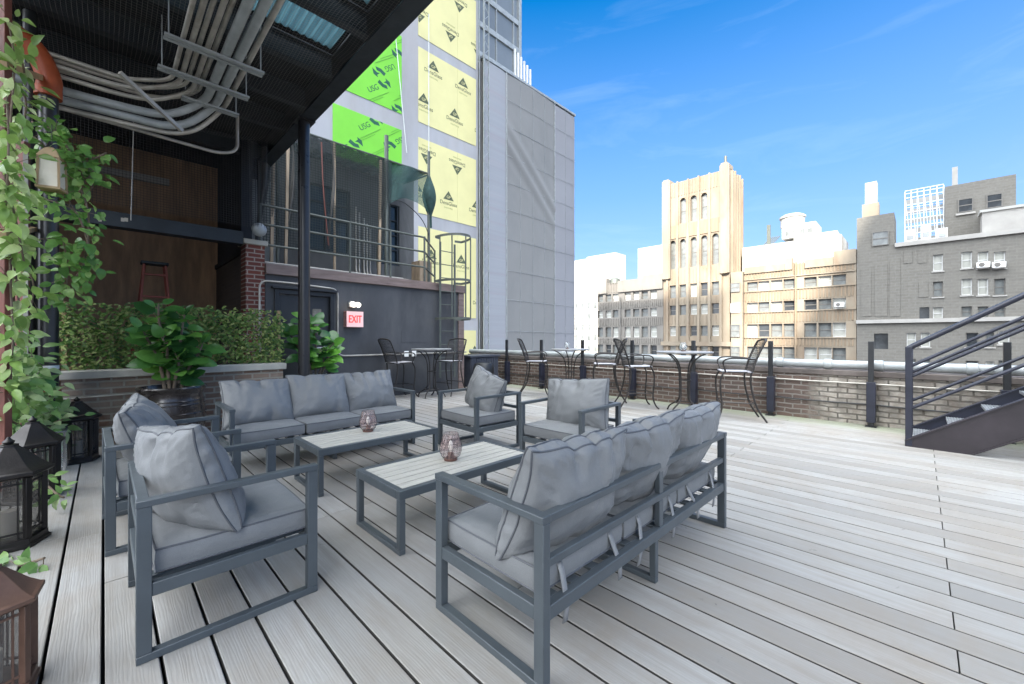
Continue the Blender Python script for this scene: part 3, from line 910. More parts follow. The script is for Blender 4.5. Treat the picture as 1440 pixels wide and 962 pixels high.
# bird netting slung under the canopy
def sheet(fn, nu, nv):
    m = MB(); vs = [fn(i/nu, j/nv) for j in range(nv+1) for i in range(nu+1)]
    m.add(vs, [(j*(nu+1)+i, j*(nu+1)+i+1, (j+1)*(nu+1)+i+1, (j+1)*(nu+1)+i) for j in range(nv) for i in range(nu)])
    return m
def nf(u, v):
    x = -1.2 + 3.18*u; y = 2.2 + 5.3*v
    sag = .16*math.sin(math.pi*u)*abs(math.sin(math.pi*v*2.6)) + .05*noise.noise((x*2,y*2,0))
    return (x, y, CZ - .02 - sag)
o = tag(sheet(nf, 40, 60).build('bird_netting', M['birdnet']), 'fine black bird netting slung beneath the canopy', 'netting', 'bird netting')
def nf2(u, v):
    x = -1.0 + 2.75*u; z = 2.95 + 1.4*v
    return (x, 7.55 + .06*noise.noise((x*3, z*.6, 2)), z)
tag(sheet(nf2, 40, 12).build('bird_netting', M['birdnetv']), 'upright black bird netting hanging across the dark recess', 'netting', 'bird netting')
def nf3(u, v):
    a = u*5.5; rr = .09 + .05*math.sin(u*21) + .03*v
    return (1.72 + rr*math.cos(a), 7.42 + rr*math.sin(a), 2.95 + 1.35*v)
tag(sheet(nf3, 24, 14).build('bird_netting', M['birdnetv']), 'bunched bird netting hanging above the red brick pier', 'netting', 'bird netting')

# ---------------------------------------------------------------- conduits
GCd = 'conduits bundled under the canopy'
for i, (x, rr, zz) in enumerate([(.52,.020,3.98),(.585,.023,3.98),(.645,.020,4.0),(.705,.023,3.98),(.76,.021,4.0),(.84,.041,3.96),(.94,.041,3.96),(1.03,.025,3.98)]):
    yb = 5.72 + (x-.5)*.55; zd = zz - .04 - (.02,.075,.05,.13,.10,.21,.30,.36)[i]
    a = [(x, -1.5, zz), (x, yb, zz), (x-.32, yb+.14, zd), (.1-.05*(i%3), yb+.17, zd-.03*(i%2)), (-1.25, yb+.10+.03*i, zd - .02)]
    path = rounded(a, .28, 7)
    lb = ['slim pale conduit at the left edge of the bundle under the canopy', 'second pale conduit from the left of the ceiling bundle', 'third pale conduit from the left of the ceiling bundle',
          'fourth pale conduit from the left of the ceiling bundle', 'slim pale conduit just left of the two thick grey pipes overhead', 'left one of the two thick grey pipes in the ceiling bundle',
          'right one of the two thick grey pipes in the ceiling bundle', 'pale conduit at the right edge of the ceiling bundle'][i]
    tag(MB().tube(path, rr, 12).build('conduit', M['conduit2'] if rr > .04 else M['conduit']), lb, 'conduit', GCd)
tag(MB().tube(rounded([(1.32,6.75,4.30),(1.32,6.75,3.80),(1.1,6.72,3.70),(-1.25,6.45,3.66)], .16, 7), .021, 10).build('conduit', M['conduit']), 'lowest pale conduit with its end turned up to the canopy', 'conduit', GCd)
GSt = 'steel hanger rails under the conduits'
for i, (y, lb) in enumerate(((4.75,'galvanised hanger rail across the conduits nearest the camera'),(5.35,'galvanised hanger rail across the conduits just before they bend'),(5.85,'short galvanised hanger rail right at the conduit bends'))):
    e = empty('hanger_rail', (.8,y,3.92), lb, 'hanger rail', GSt)
    m = MB(); x0 = .38 if i < 2 else .62
    m.box((x0,y-.02,3.895), (1.16,y+.02,3.915)); m.box((x0,y+.05,3.90), (1.16,y+.09,3.92))
    m.build('rail', M['conduit2'], e)
    for x in (x0+.03, 1.13): MB().tube([(x,y,3.915),(x,y,4.42)], .006, 6).build('rod', M['conduit2'], e)
tag(MB().bar(ptY(168,102,5.2), ptY(256,184,5.5), .035, .035).build('loose_strut', M['conduit']), 'loose pale strut hanging diagonally across the bent conduits', 'strut')
tag(MB().tube([ptY(188,165,7.3), ptY(184,310,7.3)], .006, 6).build('cord', M['conduit']), 'thin pale cord hanging down in front of the plywood', 'cord')

# ---------------------------------------------------------------- recess behind the planter
tag(MB().box((-1.4,10.4,0), (1.86,10.5,4.75)).build('plywood_wall', M['plywood']), 'dark brown stained plywood wall at the back of the recess', 'wall')
r = empty('side_wall', (1.75,9,0), 'dark brick side wall of the recess ending in a red brick pier', 'wall')
MB().box((1.66,8.04,0), (1.86,10.39,2.62)).build('brickwork', M['bricky'], r, smooth=False)
MB().box((1.62,7.70,0), (1.89,8.03,2.72)).build('brick_pier', M['brickred'], r, smooth=False)
MB().box((1.585,7.66,2.72), (1.93,8.08,2.80)).build('pier_cap', M['coping'], r, .008)
MB().box((1.63,8.081,2.62), (1.89,10.38,2.70)).build('coping', M['soffit'], r)
MB().box((1.68,8.3,2.701), (1.84,10.38,4.72)).build('upper_boarding', M['soffit'], r)
tag(MB().box((-1.5,6.6,0), (-1.3,10.39,4.75)).build('dark_wall', M['soffit']), 'black wall closing the left side of the recess', 'wall')
tag(MB().box((-1.29,7.66,2.70), (1.58,7.86,2.90)).build('crossbeam', M['steel'], None, .004), 'dark beam with pale flaking patches spanning the recess', 'beam')
m = MB()
for u in (138, 170, 175): m.box(tuple(ptY(u,306,7.655)), tuple(ptY(u+5,312,7.657)))
tag(m.build('paint_patches', M['whiteshade']), 'pale paper scraps stuck on the dark beam', 'paper scraps')
tag(MB().bar((-.3,10.36,4.2),(.9,10.36,4.22),.08,.12).build('ceiling_lamp_batten', M['trim']), 'pale batten high on the plywood wall', 'batten')
# stepladder
r = empty('step_ladder', (.62,9.3,0), 'faded red stepladder standing open inside the dark recess', 'ladder')
apex = 2.45
for s in (-1, 1):
    MB().bar((.62+s*.30,9.05,0), (.62+s*.14,9.3,apex), .03, .08).build('rail', M['ladderred'], r)
    MB().bar((.62+s*.36,9.75,0), (.62+s*.13,9.4,apex), .03, .04).build('rear_rail', M['ladderred'], r)
for k in range(1, 7):
    z = .38*k; f = z/apex; ww = .30 - .16*f
    MB().box((.62-ww,9.02+.25*f,z-.015), (.62+ww,9.10+.25*f,z+.015)).build('step', M['ladderred'], r)
MB().box((.44,9.22,apex), (.80,9.46,apex+.05)).build('top_cap', M['steel'], r, .01)

# ---------------------------------------------------------------- planter wall and ivy screen
r = empty('planter_wall', (.8,6.5,0), 'low weathered brick planter wall with pale stone coping behind the long sofa', 'wall')
MB().box((-.32,6.40,0), (1.80,6.60,.755)).build('brickwork', M['brickpl'], r, smooth=False)
MB().box((1.60,6.601,0), (1.80,7.69,.755)).build('return_wall', M['bricky'], r, smooth=False)
MB().box((-.34,6.36,.755), (1.835,6.64,.84)).build('coping', M['coping'], r, .008)
MB().tube([ptY(80,562,6.385), ptY(222,551,6.385)], .008, 6).build('conduit', M['conduit'], r)
r = empty('ivy_screen', (.7,6.68,.84), 'dense artificial ivy screen on a lattice above the planter wall', 'hedge')
m = MB()
for k in range(14):
    x = -.28 + k*.16
    m.bar((x,6.72,.84), (min(x+.55,1.82),6.72,.84+.70*min(1,(1.82-x)/.55)), .02, .008, (0,1,0)); m.bar((max(-.32,x-.55),6.735,.84+.70*(1-min(1,(x+.32)/.55))), (x,6.735,.84), .02, .008, (0,1,0))
m.build('lattice', M['tanwood'], r)
for x in (-.31, 1.83): MB().box((x-.02,6.70,.84), (x+.02,6.74,1.60)).build('post', M['tanwood'], r)
m = MB()
for k in range(5200):
    x = rnd.uniform(-.34,1.86); z = .84 + .76*rnd.random()**.9; 
    if z > 1.52 and rnd.random() < .45: continue
    dens = noise.noise((x*3, z*3, 5))
    if dens < -.25 and rnd.random() < .6: continue
    y = 6.70 - abs(rnd.gauss(0,.05)) - .03*dens
    d = V((rnd.uniform(-1,1), rnd.uniform(-.9,-.1), rnd.uniform(-.9,.5)))
    leaf(m, (x,y,z), d, V((rnd.uniform(-.4,.4), -1, .6)), rnd.uniform(.035,.065), rnd.uniform(.022,.038), .3, .3, 2)
m.build('foliage', M['hedge'], r, smooth=False)

# ---------------------------------------------------------------- fiddle leaf figs
def fig(r, base, top, stems, nleaf, L, mat_, seedo):
    st = MB(); lv = MB()
    for (dx, dy, h, n) in stems:
        p0 = V(base) + V((dx*.25, dy*.25, 0)); p3 = V(base) + V((dx, dy, h))
        path = spline([p0, p0.lerp(p3,.4)+V((rnd.uniform(-.03,.03),rnd.uniform(-.03,.03),.05)), p0.lerp(p3,.75)+V((rnd.uniform(-.03,.03),0,.03)), p3], 6)
        st.tube(path, [.018*(1-.6*i/len(path)) for i in range(len(path))], 8)
        for k in range(n):
            t = .18 + .82*(k+.5)/n
            q = path[min(len(path)-1, int(t*(len(path)-1)))]
            a = k*2.4 + rnd.uniform(-.3,.3)
            el = rnd.uniform(-.15,.55) + (.5 if t > .9 else 0)
            d = V((math.cos(a)*math.cos(el), math.sin(a)*math.cos(el), math.sin(el)))
            LL = L*rnd.uniform(.7,1.15)*(1-.25*(t > .92))
            st.tube([q, q + d*.05], .004, 5)
            leaf(lv, q + d*.045, d + V((0,-.15,.1)), V((-.15,-.75,.8)) + rvec()*.3, LL, LL*.72, rnd.uniform(.1,.35), rnd.uniform(.1,.5), 7, .62)
    st.build('stem', M['bark'], r); lv.build('foliage', M[mat_], r, sharp=80)
b = (.55, 5.98)
r = empty('potted_fig', (b[0],b[1],0), 'large fiddle leaf fig in a fat black glazed pot by the planter wall', 'potted plant')
m = MB().lathe([(.20,0),(.26,.04),(.295,.16),(.305,.30),(.30,.42),(.285,.52),(.275,.57),(.285,.60),(.305,.615),(.315,.64),(.305,.655),(.285,.655),(.275,.62),(.27,.60),(0,.60)], (b[0],b[1],0), 48)
for z, q in ((.50,.290),(.46,.297),(.36,.306),(.26,.306)): m.tube([(b[0]+q*math.cos(a*.1309), b[1]+q*math.sin(a*.1309), z) for a in range(48)], .007, 5, True)
m.build('pot', M['pot'], r)
MB().lathe([(.27,.601),(.1,.625),(0,.63)], (b[0],b[1],0), 24).build('soil', M['soil'], r)
fig(r, (b[0],b[1],.60), 0, [(-.12,.0,.98,22),(.10,-.04,.86,20),(-.26,-.06,.68,18),(.27,-.02,.52,17),(.02,-.16,.40,13),(-.02,.1,.8,13),(-.1,-.14,.6,14)], 0, .205, 'fig', 1)
b = (2.40, 6.85)
r = empty('potted_fig', (b[0],b[1],0), 'bright green fiddle leaf fig half hidden behind the black column', 'potted plant')
MB().lathe([(.13,0),(.15,.05),(.165,.5),(.17,.62),(.155,.62),(.15,.58),(0,.57)], (b[0],b[1],0), 32).build('pot', M['conduit2'], r)
fig(r, (b[0],b[1],.57), 0, [(-.22,.0,1.0,17),(.0,.04,.86,14),(.26,-.08,.55,13),(-.34,.1,.72,13),(.12,-.1,.42,9),(-.3,-.12,.45,9)], 0, .25, 'figdark', 2)

# ---------------------------------------------------------------- exit wall building
EY = 7.70
r = empty('stair_bulkhead', (4,8.7,0), 'charcoal painted roof hut with black door and brown eaves board', 'building')
m = MB()
m.box((1.90,EY,0), (2.03,EY+.2,2.26)); m.box((3.02,EY,0), (6.03,EY+.2,2.26)); m.box((2.03,EY,2.02), (3.02,EY+.2,2.26))
m.box((1.90,EY+.2,0), (1.98,12,2.26)); m.box((5.85,EY+.2,0), (6.03,12,2.26))
m.build('wall', M['exitwall'], r)
MB().box((1.895,EY-.06,2.262), (6.10,EY+.03,2.43)).build('fascia', M['brownwood'], r, .005)
MB().box((1.895,EY+.031,2.30), (6.10,12.2,2.44)).build('roof', M['soffit'], r)
MB().box((5.90,EY-.03,0), (6.06,EY-.002,2.26)).build('corner_post', M['brownwood'], r, .004)
m = MB(); m.box((2.03,EY-.03,0), (2.10,EY+.12,2.02)); m.box((2.95,EY-.03,0), (3.02,EY+.12,2.02)); m.box((2.10,EY-.03,1.95), (2.95,EY+.12,2.02)); m.box((1.98,EY-.10,2.03), (3.06,EY-.01,2.07))
m.build('door_frame', M['black'], r, .004)
d = MB().box((2.105,EY+.05,.02), (2.945,EY+.09,1.945)).build('door', M['door'], r, .003)
mm = MB().box((2.66,EY+.044,1.28), (2.81,EY+.0495,1.72)); x = mm.build('vision_panel', M['glassdoor'], None); x.parent = d; x.location = (0,0,0); x.matrix_parent_inverse = d.matrix_world.inverted()
mm = MB(); mm.box((2.84,EY+.02,.95), (2.90,EY+.049,1.10)); mm.bar((2.72,EY+.01,1.02),(2.89,EY+.01,1.02),.02,.02)
x = mm.build('handle', M['chrome'], None); x.parent = d
for o in d.children: o.location = -V(wloc(d))
m = MB()
for k in range(3): 
    f = m
m = MB().box((4.42,EY-.006,1.10), (5.0,EY-.002,1.34)); m.build('patched_panel', M['exitwall'], r)
# exit sign and lamp
r = empty('exit_sign', (3.36,EY,1.55), 'lit red and white EXIT sign in a worn case on the charcoal wall', 'sign')
MB().box((3.20,EY-.13,1.40), (3.53,EY-.001,1.70)).build('case', M['exitside'], r, .006)
MB().box((3.205,EY-.136,1.405), (3.525,EY-.1305,1.695)).build('face', M['exitface'], r)
def text(s, size, mat_, parent, origin, right=(1,0,0), up=(0,0,1), depth=.004, align='CENTER', name='lettering', stretch=1):
    cu = bpy.data.curves.new(name, 'FONT'); cu.body = s; cu.size = size; cu.align_x = align; cu.align_y = 'CENTER'; cu.extrude = depth/2
    ob = bpy.data.objects.new(name, cu); col.objects.link(ob)
    dg = bpy.context.evaluated_depsgraph_get(); me = bpy.data.meshes.new_from_object(ob.evaluated_get(dg))
    bpy.data.objects.remove(ob)
    X = V(right).normalized(); Z = V(up).normalized(); Y = X.cross(Z)
    out = MB(); O = V(origin)
    out.add([O + X*v.co.x*stretch + Z*v.co.y - Y*v.co.z for v in me.vertices], [tuple(p.vertices) for p in me.polygons])
    return out
m = text('EXIT', .20, 'exitred', r, (3.365,EY-.138,1.545), stretch=.62); 
for q in (-.004, .004):
    t2 = text('EXIT', .20, 'exitred', r, (3.365+q,EY-.1385,1.545+q*.5), stretch=.62); m.add(t2.v, t2.f)
m.build('lettering', M['exitred'], r, smooth=False)
r = empty('emergency_lamp', (3.36,EY,1.84), 'small lit white emergency lamp head above the sign', 'lamp')
MB().lathe([(.0,0),(.05,.0),(.05,.03),(.0,.03)], (3.33,EY-.06,1.86), 16).build('mount', M['white'], r)
m = MB()
for x in (3.30, 3.39):
    a = V((x,EY-.10,1.85)); m.tube([a, a+V((.01,-.06,-.02)), a+V((.015,-.10,-.035))], [.025,.045,.05], 14)
m.build('lamp_head', M['lampwhite'], r)
MB().box((3.29,EY-.06,1.78), (3.42,EY-.001,1.87)).build('housing', M['white'], r, .01)
# conduit around the sign
path = rounded([(1.80,EY-.06,0.9),(1.80,EY-.06,2.14),(2.3,EY-.05,2.14),(3.08,EY-.045,2.10),(3.08,EY-.03,.86),(6.12,EY-.035,.86)], .13, 6)
tag(MB().tube(path, .016, 8).build('wall_conduit', M['conduit']), 'pale bent conduit framing the door and running along the charcoal wall', 'conduit')
r = empty('socket_boxes', (4.55,EY,.86), 'white double socket boxes on the wall conduit behind the bar table', 'socket box')
for x in (4.5, 4.68): MB().box((x-.05,EY-.07,.80), (x+.05,EY-.052,.92)).build('box', M['white'], r, .004)
# cabinet
r = empty('slatted_cabinet', (6.6,7.9,0), 'navy slatted cabinet between the charcoal hut and the parapet', 'cabinet')
MB().box((6.22,7.62,.02), (7.12,8.2,.72)).build('body', M['navycab'], r, .005)
MB().box((6.18,7.58,.72), (7.16,8.24,.77)).build('lid', M['navycab'], r, .006)
m = MB()
for k in range(11): m.box((6.235+k*.08,7.605,.06), (6.235+k*.08+.068,7.619,.70))
m.build('slats', M['navycab'], r)
tag(MB().lathe([(.10,0),(.2,.02),(.24,.3),(.25,.5),(.2,.6),(.0,.62)], (6.35,7.3,.0), 24).build('refuse_bin', M['black']), 'black rounded bin in front of the navy slatted cabinet', 'bin')

# ---------------------------------------------------------------- hut roof: railing, ladder cage, equipment shed
RZ = 2.44
r = empty('roof_railing', (3.8,7.78,RZ), 'grey green pipe railing along the edge of the hut roof', 'railing')
for z in (RZ+.32, RZ+.66, RZ+.98):
    MB().tube([(1.84,EY+.06,z), (5.02,EY+.06,z), (5.02,EY+.06,z)], .021, 8).build('rail', M['pipegrey'], r)
    MB().tube([(5.02,EY+.06,z), (6.0,EY+1.1,z)], .021, 8).build('rail', M['pipegrey'], r)
for x, y in ((1.84,EY+.06),(2.55,EY+.06),(3.35,EY+.06),(4.2,EY+.06),(5.02,EY+.06),(6.0,EY+1.1)):
    MB().tube([(x,y,RZ),(x,y,RZ+1.0)], .022, 8).build('post', M['pipegrey'], r)
LX = 5.52; LY = EY - .05
r = empty('caged_ladder', (LX,LY,1.3), 'grey caged access ladder fixed to the right end of the charcoal hut', 'ladder')
m = MB()
for s in (-.2, .2): MB().bar((LX+s,LY-.06,.3), (LX+s,LY-.06,3.35), .012, .05, (1,0,0)).build('side_rail', M['pipegrey'], r)
m = MB()
for k in range(10): MB().tube([(LX-.2,LY-.06,.45+k*.3),(LX+.2,LY-.06,.45+k*.3)], .01, 6).build('rung', M['pipegrey'], r)
def arc(q, z, n=16): return [(LX-.0+q*math.cos(math.pi+math.pi*k/n*1.0), LY-.10-.62*abs(math.sin(math.pi*k/n))**.8, z) for k in range(n+1)]
for z in (1.62, 2.45, 3.42):
    m = MB(); a = arc(.36, z); a = [(LX-.2,LY-.06,z)] + a + [(LX+.2,LY-.06,z)]
    for i in range(len(a)-1): m.bar(a[i], a[i+1], .008, .05)
    m.build('hoop', M['pipegrey'], r)
for k in (1,4,8,12,15):
    p = arc(.36,0)[k]; MB().bar((p[0],p[1],1.62), (p[0],p[1],3.44), .03, .008).build('cage_bar', M['pipegrey'], r)

SY = 9.8
r = empty('equipment_shed', (4,SY,RZ), 'pale plant shed with two big dark screens on the hut roof', 'shed')
fs = lambda a, b, c: (a, SY + c, b)
m = MB(); ops = [(3.12,4.24,3.22,4.75),(5.02,5.56,3.1,4.7)]
ST = 5.52; openwall(m, fs, 1.95, 6.0, RZ, ST, ops, .12)
m.face([(1.95,SY,ST),(6.0,SY,ST),(6.0,12,ST),(1.95,12,ST)]); m.face([(6.0,SY,RZ),(6.0,12,RZ),(6.0,12,ST),(6.0,SY,ST)])
m.build('wall', M['shedwall'], r, smooth=False)
for (x0,x1,z0,z1) in ops:
    f = MB()
    for x in (x0+.03, (x0+x1)/2, x1-.03): f.box((x-.025,SY+.03,z0), (x+.025,SY+.07,z1))
    for k in range(5): z = z0+.02+(z1-z0-.04)*k/4; f.box((x0,SY+.035,z-.015), (x1,SY+.065,z+.015))
    w_ = f.build('window', M['steel'], r)
    pn = MB().box((x0,SY+.09,z0), (x1,SY+.10,z1)).build('pane', M['darkglass'], None); pn.parent = w_; pn.location = -V(wloc(w_))
m = MB().box((2.0,SY-.35,RZ), (2.55,SY-.02,4.4)); m.build('side_box', M['tank'], r, .01)
m = MB().box((3.0,SY-.3,RZ+.0), (4.3,SY-.02,2.75)); m.build('plinth', M['trim'], r, .01)
m = MB().box((5.62,SY-.9,RZ), (5.98,SY-.5,3.15)); m.build('plywood_box', M['wood'], r, .01)
m = MB()
for k, x in enumerate((4.36,4.44,4.56,4.64,4.72)):
    m = MB(); m.tube(rounded([(x,SY-.05,4.4-k*.12),(x,SY-.05,2.75),(x-.05,SY-.6,2.55),(x-.4,SY-.9,2.53)], .2, 5), .022, 8); m.build('riser_pipe', M['conduit'], r)

m = MB()
for k in range(3): MB().tube([(1.95,7.95+k*.12,RZ+.05),(4.6+.2*k,7.95+k*.12,RZ+.04)], .022, 8).build('roof_pipe', M['conduit'], r)
# net canopy on scaffold poles
r = empty('net_shelter', (4.2,8.6,RZ), 'dark green debris net shelter on scaffold poles above the roof railing', 'net shelter')
def gn(u, v):
    x = 2.0 + 3.6*u; y = 8.55 + 1.3*v
    return (x, y, 5.22 + .10*v - .05*math.sin(math.pi*v) + .02*math.sin(x*26))
sheet(gn, 120, 6).build('roof_net', M['greennet'], r)
def gn2(u, v):
    x = 4.55 + 1.08*u; z = 5.22 - 1.0*v*(1-.25*math.sin(math.pi*u))
    return (x, 8.50 + .05*math.sin(u*9+v*3), z)
sheet(gn2, 30, 14).build('side_net', M['greennetv'], r)
def gn3(u, v):
    x = 2.0 + 2.6*u; z = 2.9 + 2.3*v
    return (x, 8.46 + .05*noise.noise((x*2.2, z*.7, 4)), z)
sheet(gn3, 40, 24).build('front_net', M['frontnet'], r)
def gn4(u, v):
    a = u*6.283; q = (.03 + .13*math.sin(math.pi*min(1, v*1.25))**1.2 + .012*math.sin(a*5)) * (1 if v < .8 else 1.2)
    return (5.62 + q*math.cos(a) + .04*v, 8.5 + q*math.sin(a), 5.15 - 1.25*v)
sheet(gn4, 26, 18).build('bunched_net', M['greennetd'], r)
for x0_, y0_, q0, zb in ((2.02,8.5,.10,2.6),(2.52,8.5,.055,2.9),(4.42,8.6,.06,2.75),(4.78,9.3,.11,2.6),(3.28,8.48,.03,3.0)):
    def gn5(u, v):
        a = u*6.283; q = q0*(.55+.35*math.sin(v*7+x0_*9)+.18*math.sin(a*4+v*3))
        return (x0_ + q*math.cos(a) + .05*math.sin(v*5), y0_ + q*math.sin(a), 5.2 - (5.2-zb)*v)
    sheet(gn5, 22, 22).build('bunched_net', M['netgrey'], r)
for x, zt, rr, mt in ((2.30,5.35,.03,'pipegrey'),(3.35,5.2,.026,'wood'),(4.50,5.75,.045,'pipegrey'),(5.62,5.75,.035,'pipegrey')):
    MB().tube([(x,8.5,RZ),(x,8.5,zt)], rr, 10).build('pole', M[mt], r)
for x in (2.18, 2.42, 4.30):
    m = MB().bar((x,8.45,RZ+.05), (x+.06,8.5,5.15), .05, .04); m.build('timber_post', M['wood'], r)
m = MB().tube([(1.95,8.52,5.22),(5.66,8.52,5.22)], .022, 8); m.build('front_pole', M['pipegrey'], r)
m = MB().tube([(1.95,9.72,5.30),(5.66,9.72,5.30)], .022, 8).tube([(5.64,8.5,5.2),(5.64,9.75,5.3)], .022, 8); m.build('rear_pole', M['pipegrey'], r)
m = MB().tube(spline([(4.55,8.5,4.3),(4.9,8.45,4.33),(5.35,8.42,4.05),(5.6,8.46,3.7)], 6), .01, 6); m.build('rope', M['black'], r)
tag(MB().tube(spline([ptY(452,200,8.3), ptY(455,270,8.3), ptY(462,345,8.3)], 5), .012, 6).build('rope', M['redwood']), 'thin reddish rope hanging down in front of the dark screen', 'rope')
r = empty('round_lamp', tuple(ptY(363,322,7.6)), 'round silver lamp on top of the brick pier', 'lamp')
c = ptY(363,324,7.6)
m = MB(); m.tube([c+V((0,-.0,0)), c+V((0,-.02,0)), c+V((0,-.06,0)), c+V((0,-.10,-.0)), c+V((0,-.13,-.0)), c+V((0,-.15,0))], [.05,.085,.11,.10,.07,.02], 20)
m.build('shell', M['conduit2'], r); MB().tube([c+V((0,.05,-.14)), c], .02, 8).build('bracket', M['steel'], r)

# ================================================================ left edge: vines, pipe, lanterns
r = empty('drain_pipe', (-.36,5.93,0), 'black drain pipe with orange elbow and orange collar at the left', 'pipe')
px, py = -.375, 5.90
MB().tube([(px,py,0),(px,py,3.62)], .069, 20).build('pipe', M['colpaint'], r)
e = spline([(px,py,3.56),(px,py,3.70),(px-.10,py-.02,3.92),(px-.32,py-.04,4.03),(px-.6,py-.06,4.05)], 6)
MB().tube(e, .088, 18).build('elbow', M['orange'], r)
MB().tube([(px,py,3.50),(px,py,3.58)], .094, 18).build('elbow_collar', M['orange'], r)
MB().tube([(px,py,.66),(px,py,.70)], .085, 18).build('ring', M['terracotta'], r)
MB().tube([(px,py,.90),(px,py,.935)], .0715, 18).build('label_band', M['white'], r)
MB().tube([(px-.12,py+.1,0),(px-.12,py+.1,4.3)], .05, 12).build('downpipe', M['black'], r)
r = empty('trellis_post', (-.6,5.0,0), 'red brown timber trellis behind the climbing vine', 'trellis')
for u, vt, vb, d_, w_ in ((4,-40,800,3.2,.09),(32,200,620,3.75,.085)):
    a = pt(u,vt,d_); b = pt(u,vb,d_); b.z = 0
    MB().bar((a.x,a.y,0), (a.x,a.y,a.z), w_, .05, (.7,.7,0)).build('post', M['redwood'], r, .004)
a = pt(36,250,3.72); MB().bar((a.x,a.y,.4), (a.x,a.y,2.9), .03, .03).build('pale_batten', M['trim'], r)
a = pt(3,90,3.1); b = pt(60,110,3.9); MB().bar(a, b, .05, .05).build('rail', M['tanwood'], r)
a = pt(3,330,3.1); b = pt(48,322,3.9); MB().bar(a, b, .04, .04).build('rail', M['tanwood'], r)

def vine(name, lab, cat, runs, matn, Lr, per, spread, wfac=.5, ivy=False):
    """runs: (u,v,depth) polylines turned into stems in space; leaves grow round each stem"""
    base = pt(*runs[0][0])
    r = empty(name, (base.x, base.y, base.z), lab, cat)
    st = MB(); lv = MB()
    for run in runs:
        path = spline([pt(*p) for p in run], 8)
        st.tube(path, .007, 6)
        ln = sum((path[i+1]-path[i]).length for i in range(len(path)-1))
        for k in range(int(per*ln)):
            i = rnd.randrange(len(path)-1); q = path[i].lerp(path[i+1], rnd.random())
            o = rvec()*spread*abs(rnd.gauss(.55,.3))
            d = (o.normalized()*.8 + V((0,0,-.35)) + V((-.05,-.25,0)) + rvec()*.5)
            L = rnd.uniform(*Lr)
            if rnd.random() < .25: st.tube([q, q+o*.6, q+o], .0022, 4)
            n = V((rnd.uniform(-.5,.5)+.1, -.9, rnd.uniform(.1,1.2)))
            leaf(lv, q+o, d, n, L, L*wfac*rnd.uniform(.8,1.15), rnd.uniform(.1,.4), rnd.uniform(.1,.6), 5, .7 if ivy else 1.0)
    st.build('stem', M['bark'], r); lv.build('foliage', M[matn], r, sharp=80)
    return r
vine('climbing_vine', 'bright leafy vine climbing the trellis at the left edge', 'vine',
     [[(10,20,3.2),(20,90,3.2),(14,190,3.15),(20,270,3.2),(14,370,3.2),(18,480,3.2),(10,560,3.2)],
      [(15,110,3.3),(36,140,3.4),(32,180,3.4)], [(2,230,2.9),(20,300,3.0),(34,370,3.2)], [(8,300,3.2),(26,420,3.3),(16,470,3.3)], [(8,120,3.0),(12,200,2.9),(8,290,2.9)],
      [(20,350,3.4),(46,395,3.5),(44,430,3.5)], [(8,60,3.2),(30,85,3.35),(36,120,3.45)]], 'vine', (.065,.14), 62, .13)
vine('hanging_ivy', 'green ivy trailing around the drain pipe beneath the orange elbow', 'ivy',
     [[(45,172,3.6),(70,180,3.55),(90,200,3.55),(112,228,3.6),(150,215,3.7)], [(85,240,3.6),(112,262,3.65),(125,310,3.7),(118,370,3.75),(108,388,3.75)],
      [(50,278,3.5),(80,285,3.5),(108,300,3.55),(125,345,3.6)], [(95,205,3.6),(118,250,3.65),(132,240,3.7)], [(88,330,3.6),(95,380,3.65),(90,420,3.7)],
      [(40,190,3.5),(62,205,3.5),(75,240,3.6)]], 'ivy', (.05,.105), 95, .15, .7, True)
r = vine('potted_ficus', 'leafy pale green ficus in a terracotta pot among the left lanterns', 'potted plant',
     [[(68,628,3.85),(50,560,3.7),(30,510,3.55),(25,480,3.5)], [(66,628,3.85),(40,580,3.5),(15,545,3.3)], [(66,628,3.85),(60,580,3.7),(78,545,3.7)], [(60,625,3.8),(30,600,3.4),(10,590,3.2)],
      [(68,628,3.85),(40,540,3.6),(45,500,3.6)], [(62,625,3.8),(20,560,3.4),(5,510,3.3)], [(68,628,3.85),(70,600,3.7),(88,590,3.7)]], 'ficus', (.07,.13), 85, .17)
c = pt(68,648,3.85); 
MB().lathe([(.085,0),(.10,.02),(.125,.09),(.12,.15),(.105,.17),(.115,.19),(.105,.19),(.095,.165),(0,.16)], (c.x,c.y,0), 28).build('pot', M['terracotta'], r)
vine('leafy_spray', 'low green leaf spray poking out beside the big black lantern', 'plant', [[(40,672,2.9),(62,680,2.85),(80,695,2.8),(90,700,2.8)]], 'ficus', (.055,.09), 75, .08)
vine('leafy_spray', 'small green leaf spray above the bronze corner lantern', 'plant', [[(5,800,2.2),(30,795,2.15),(62,785,2.12)]], 'ficus', (.05,.085), 75, .06)

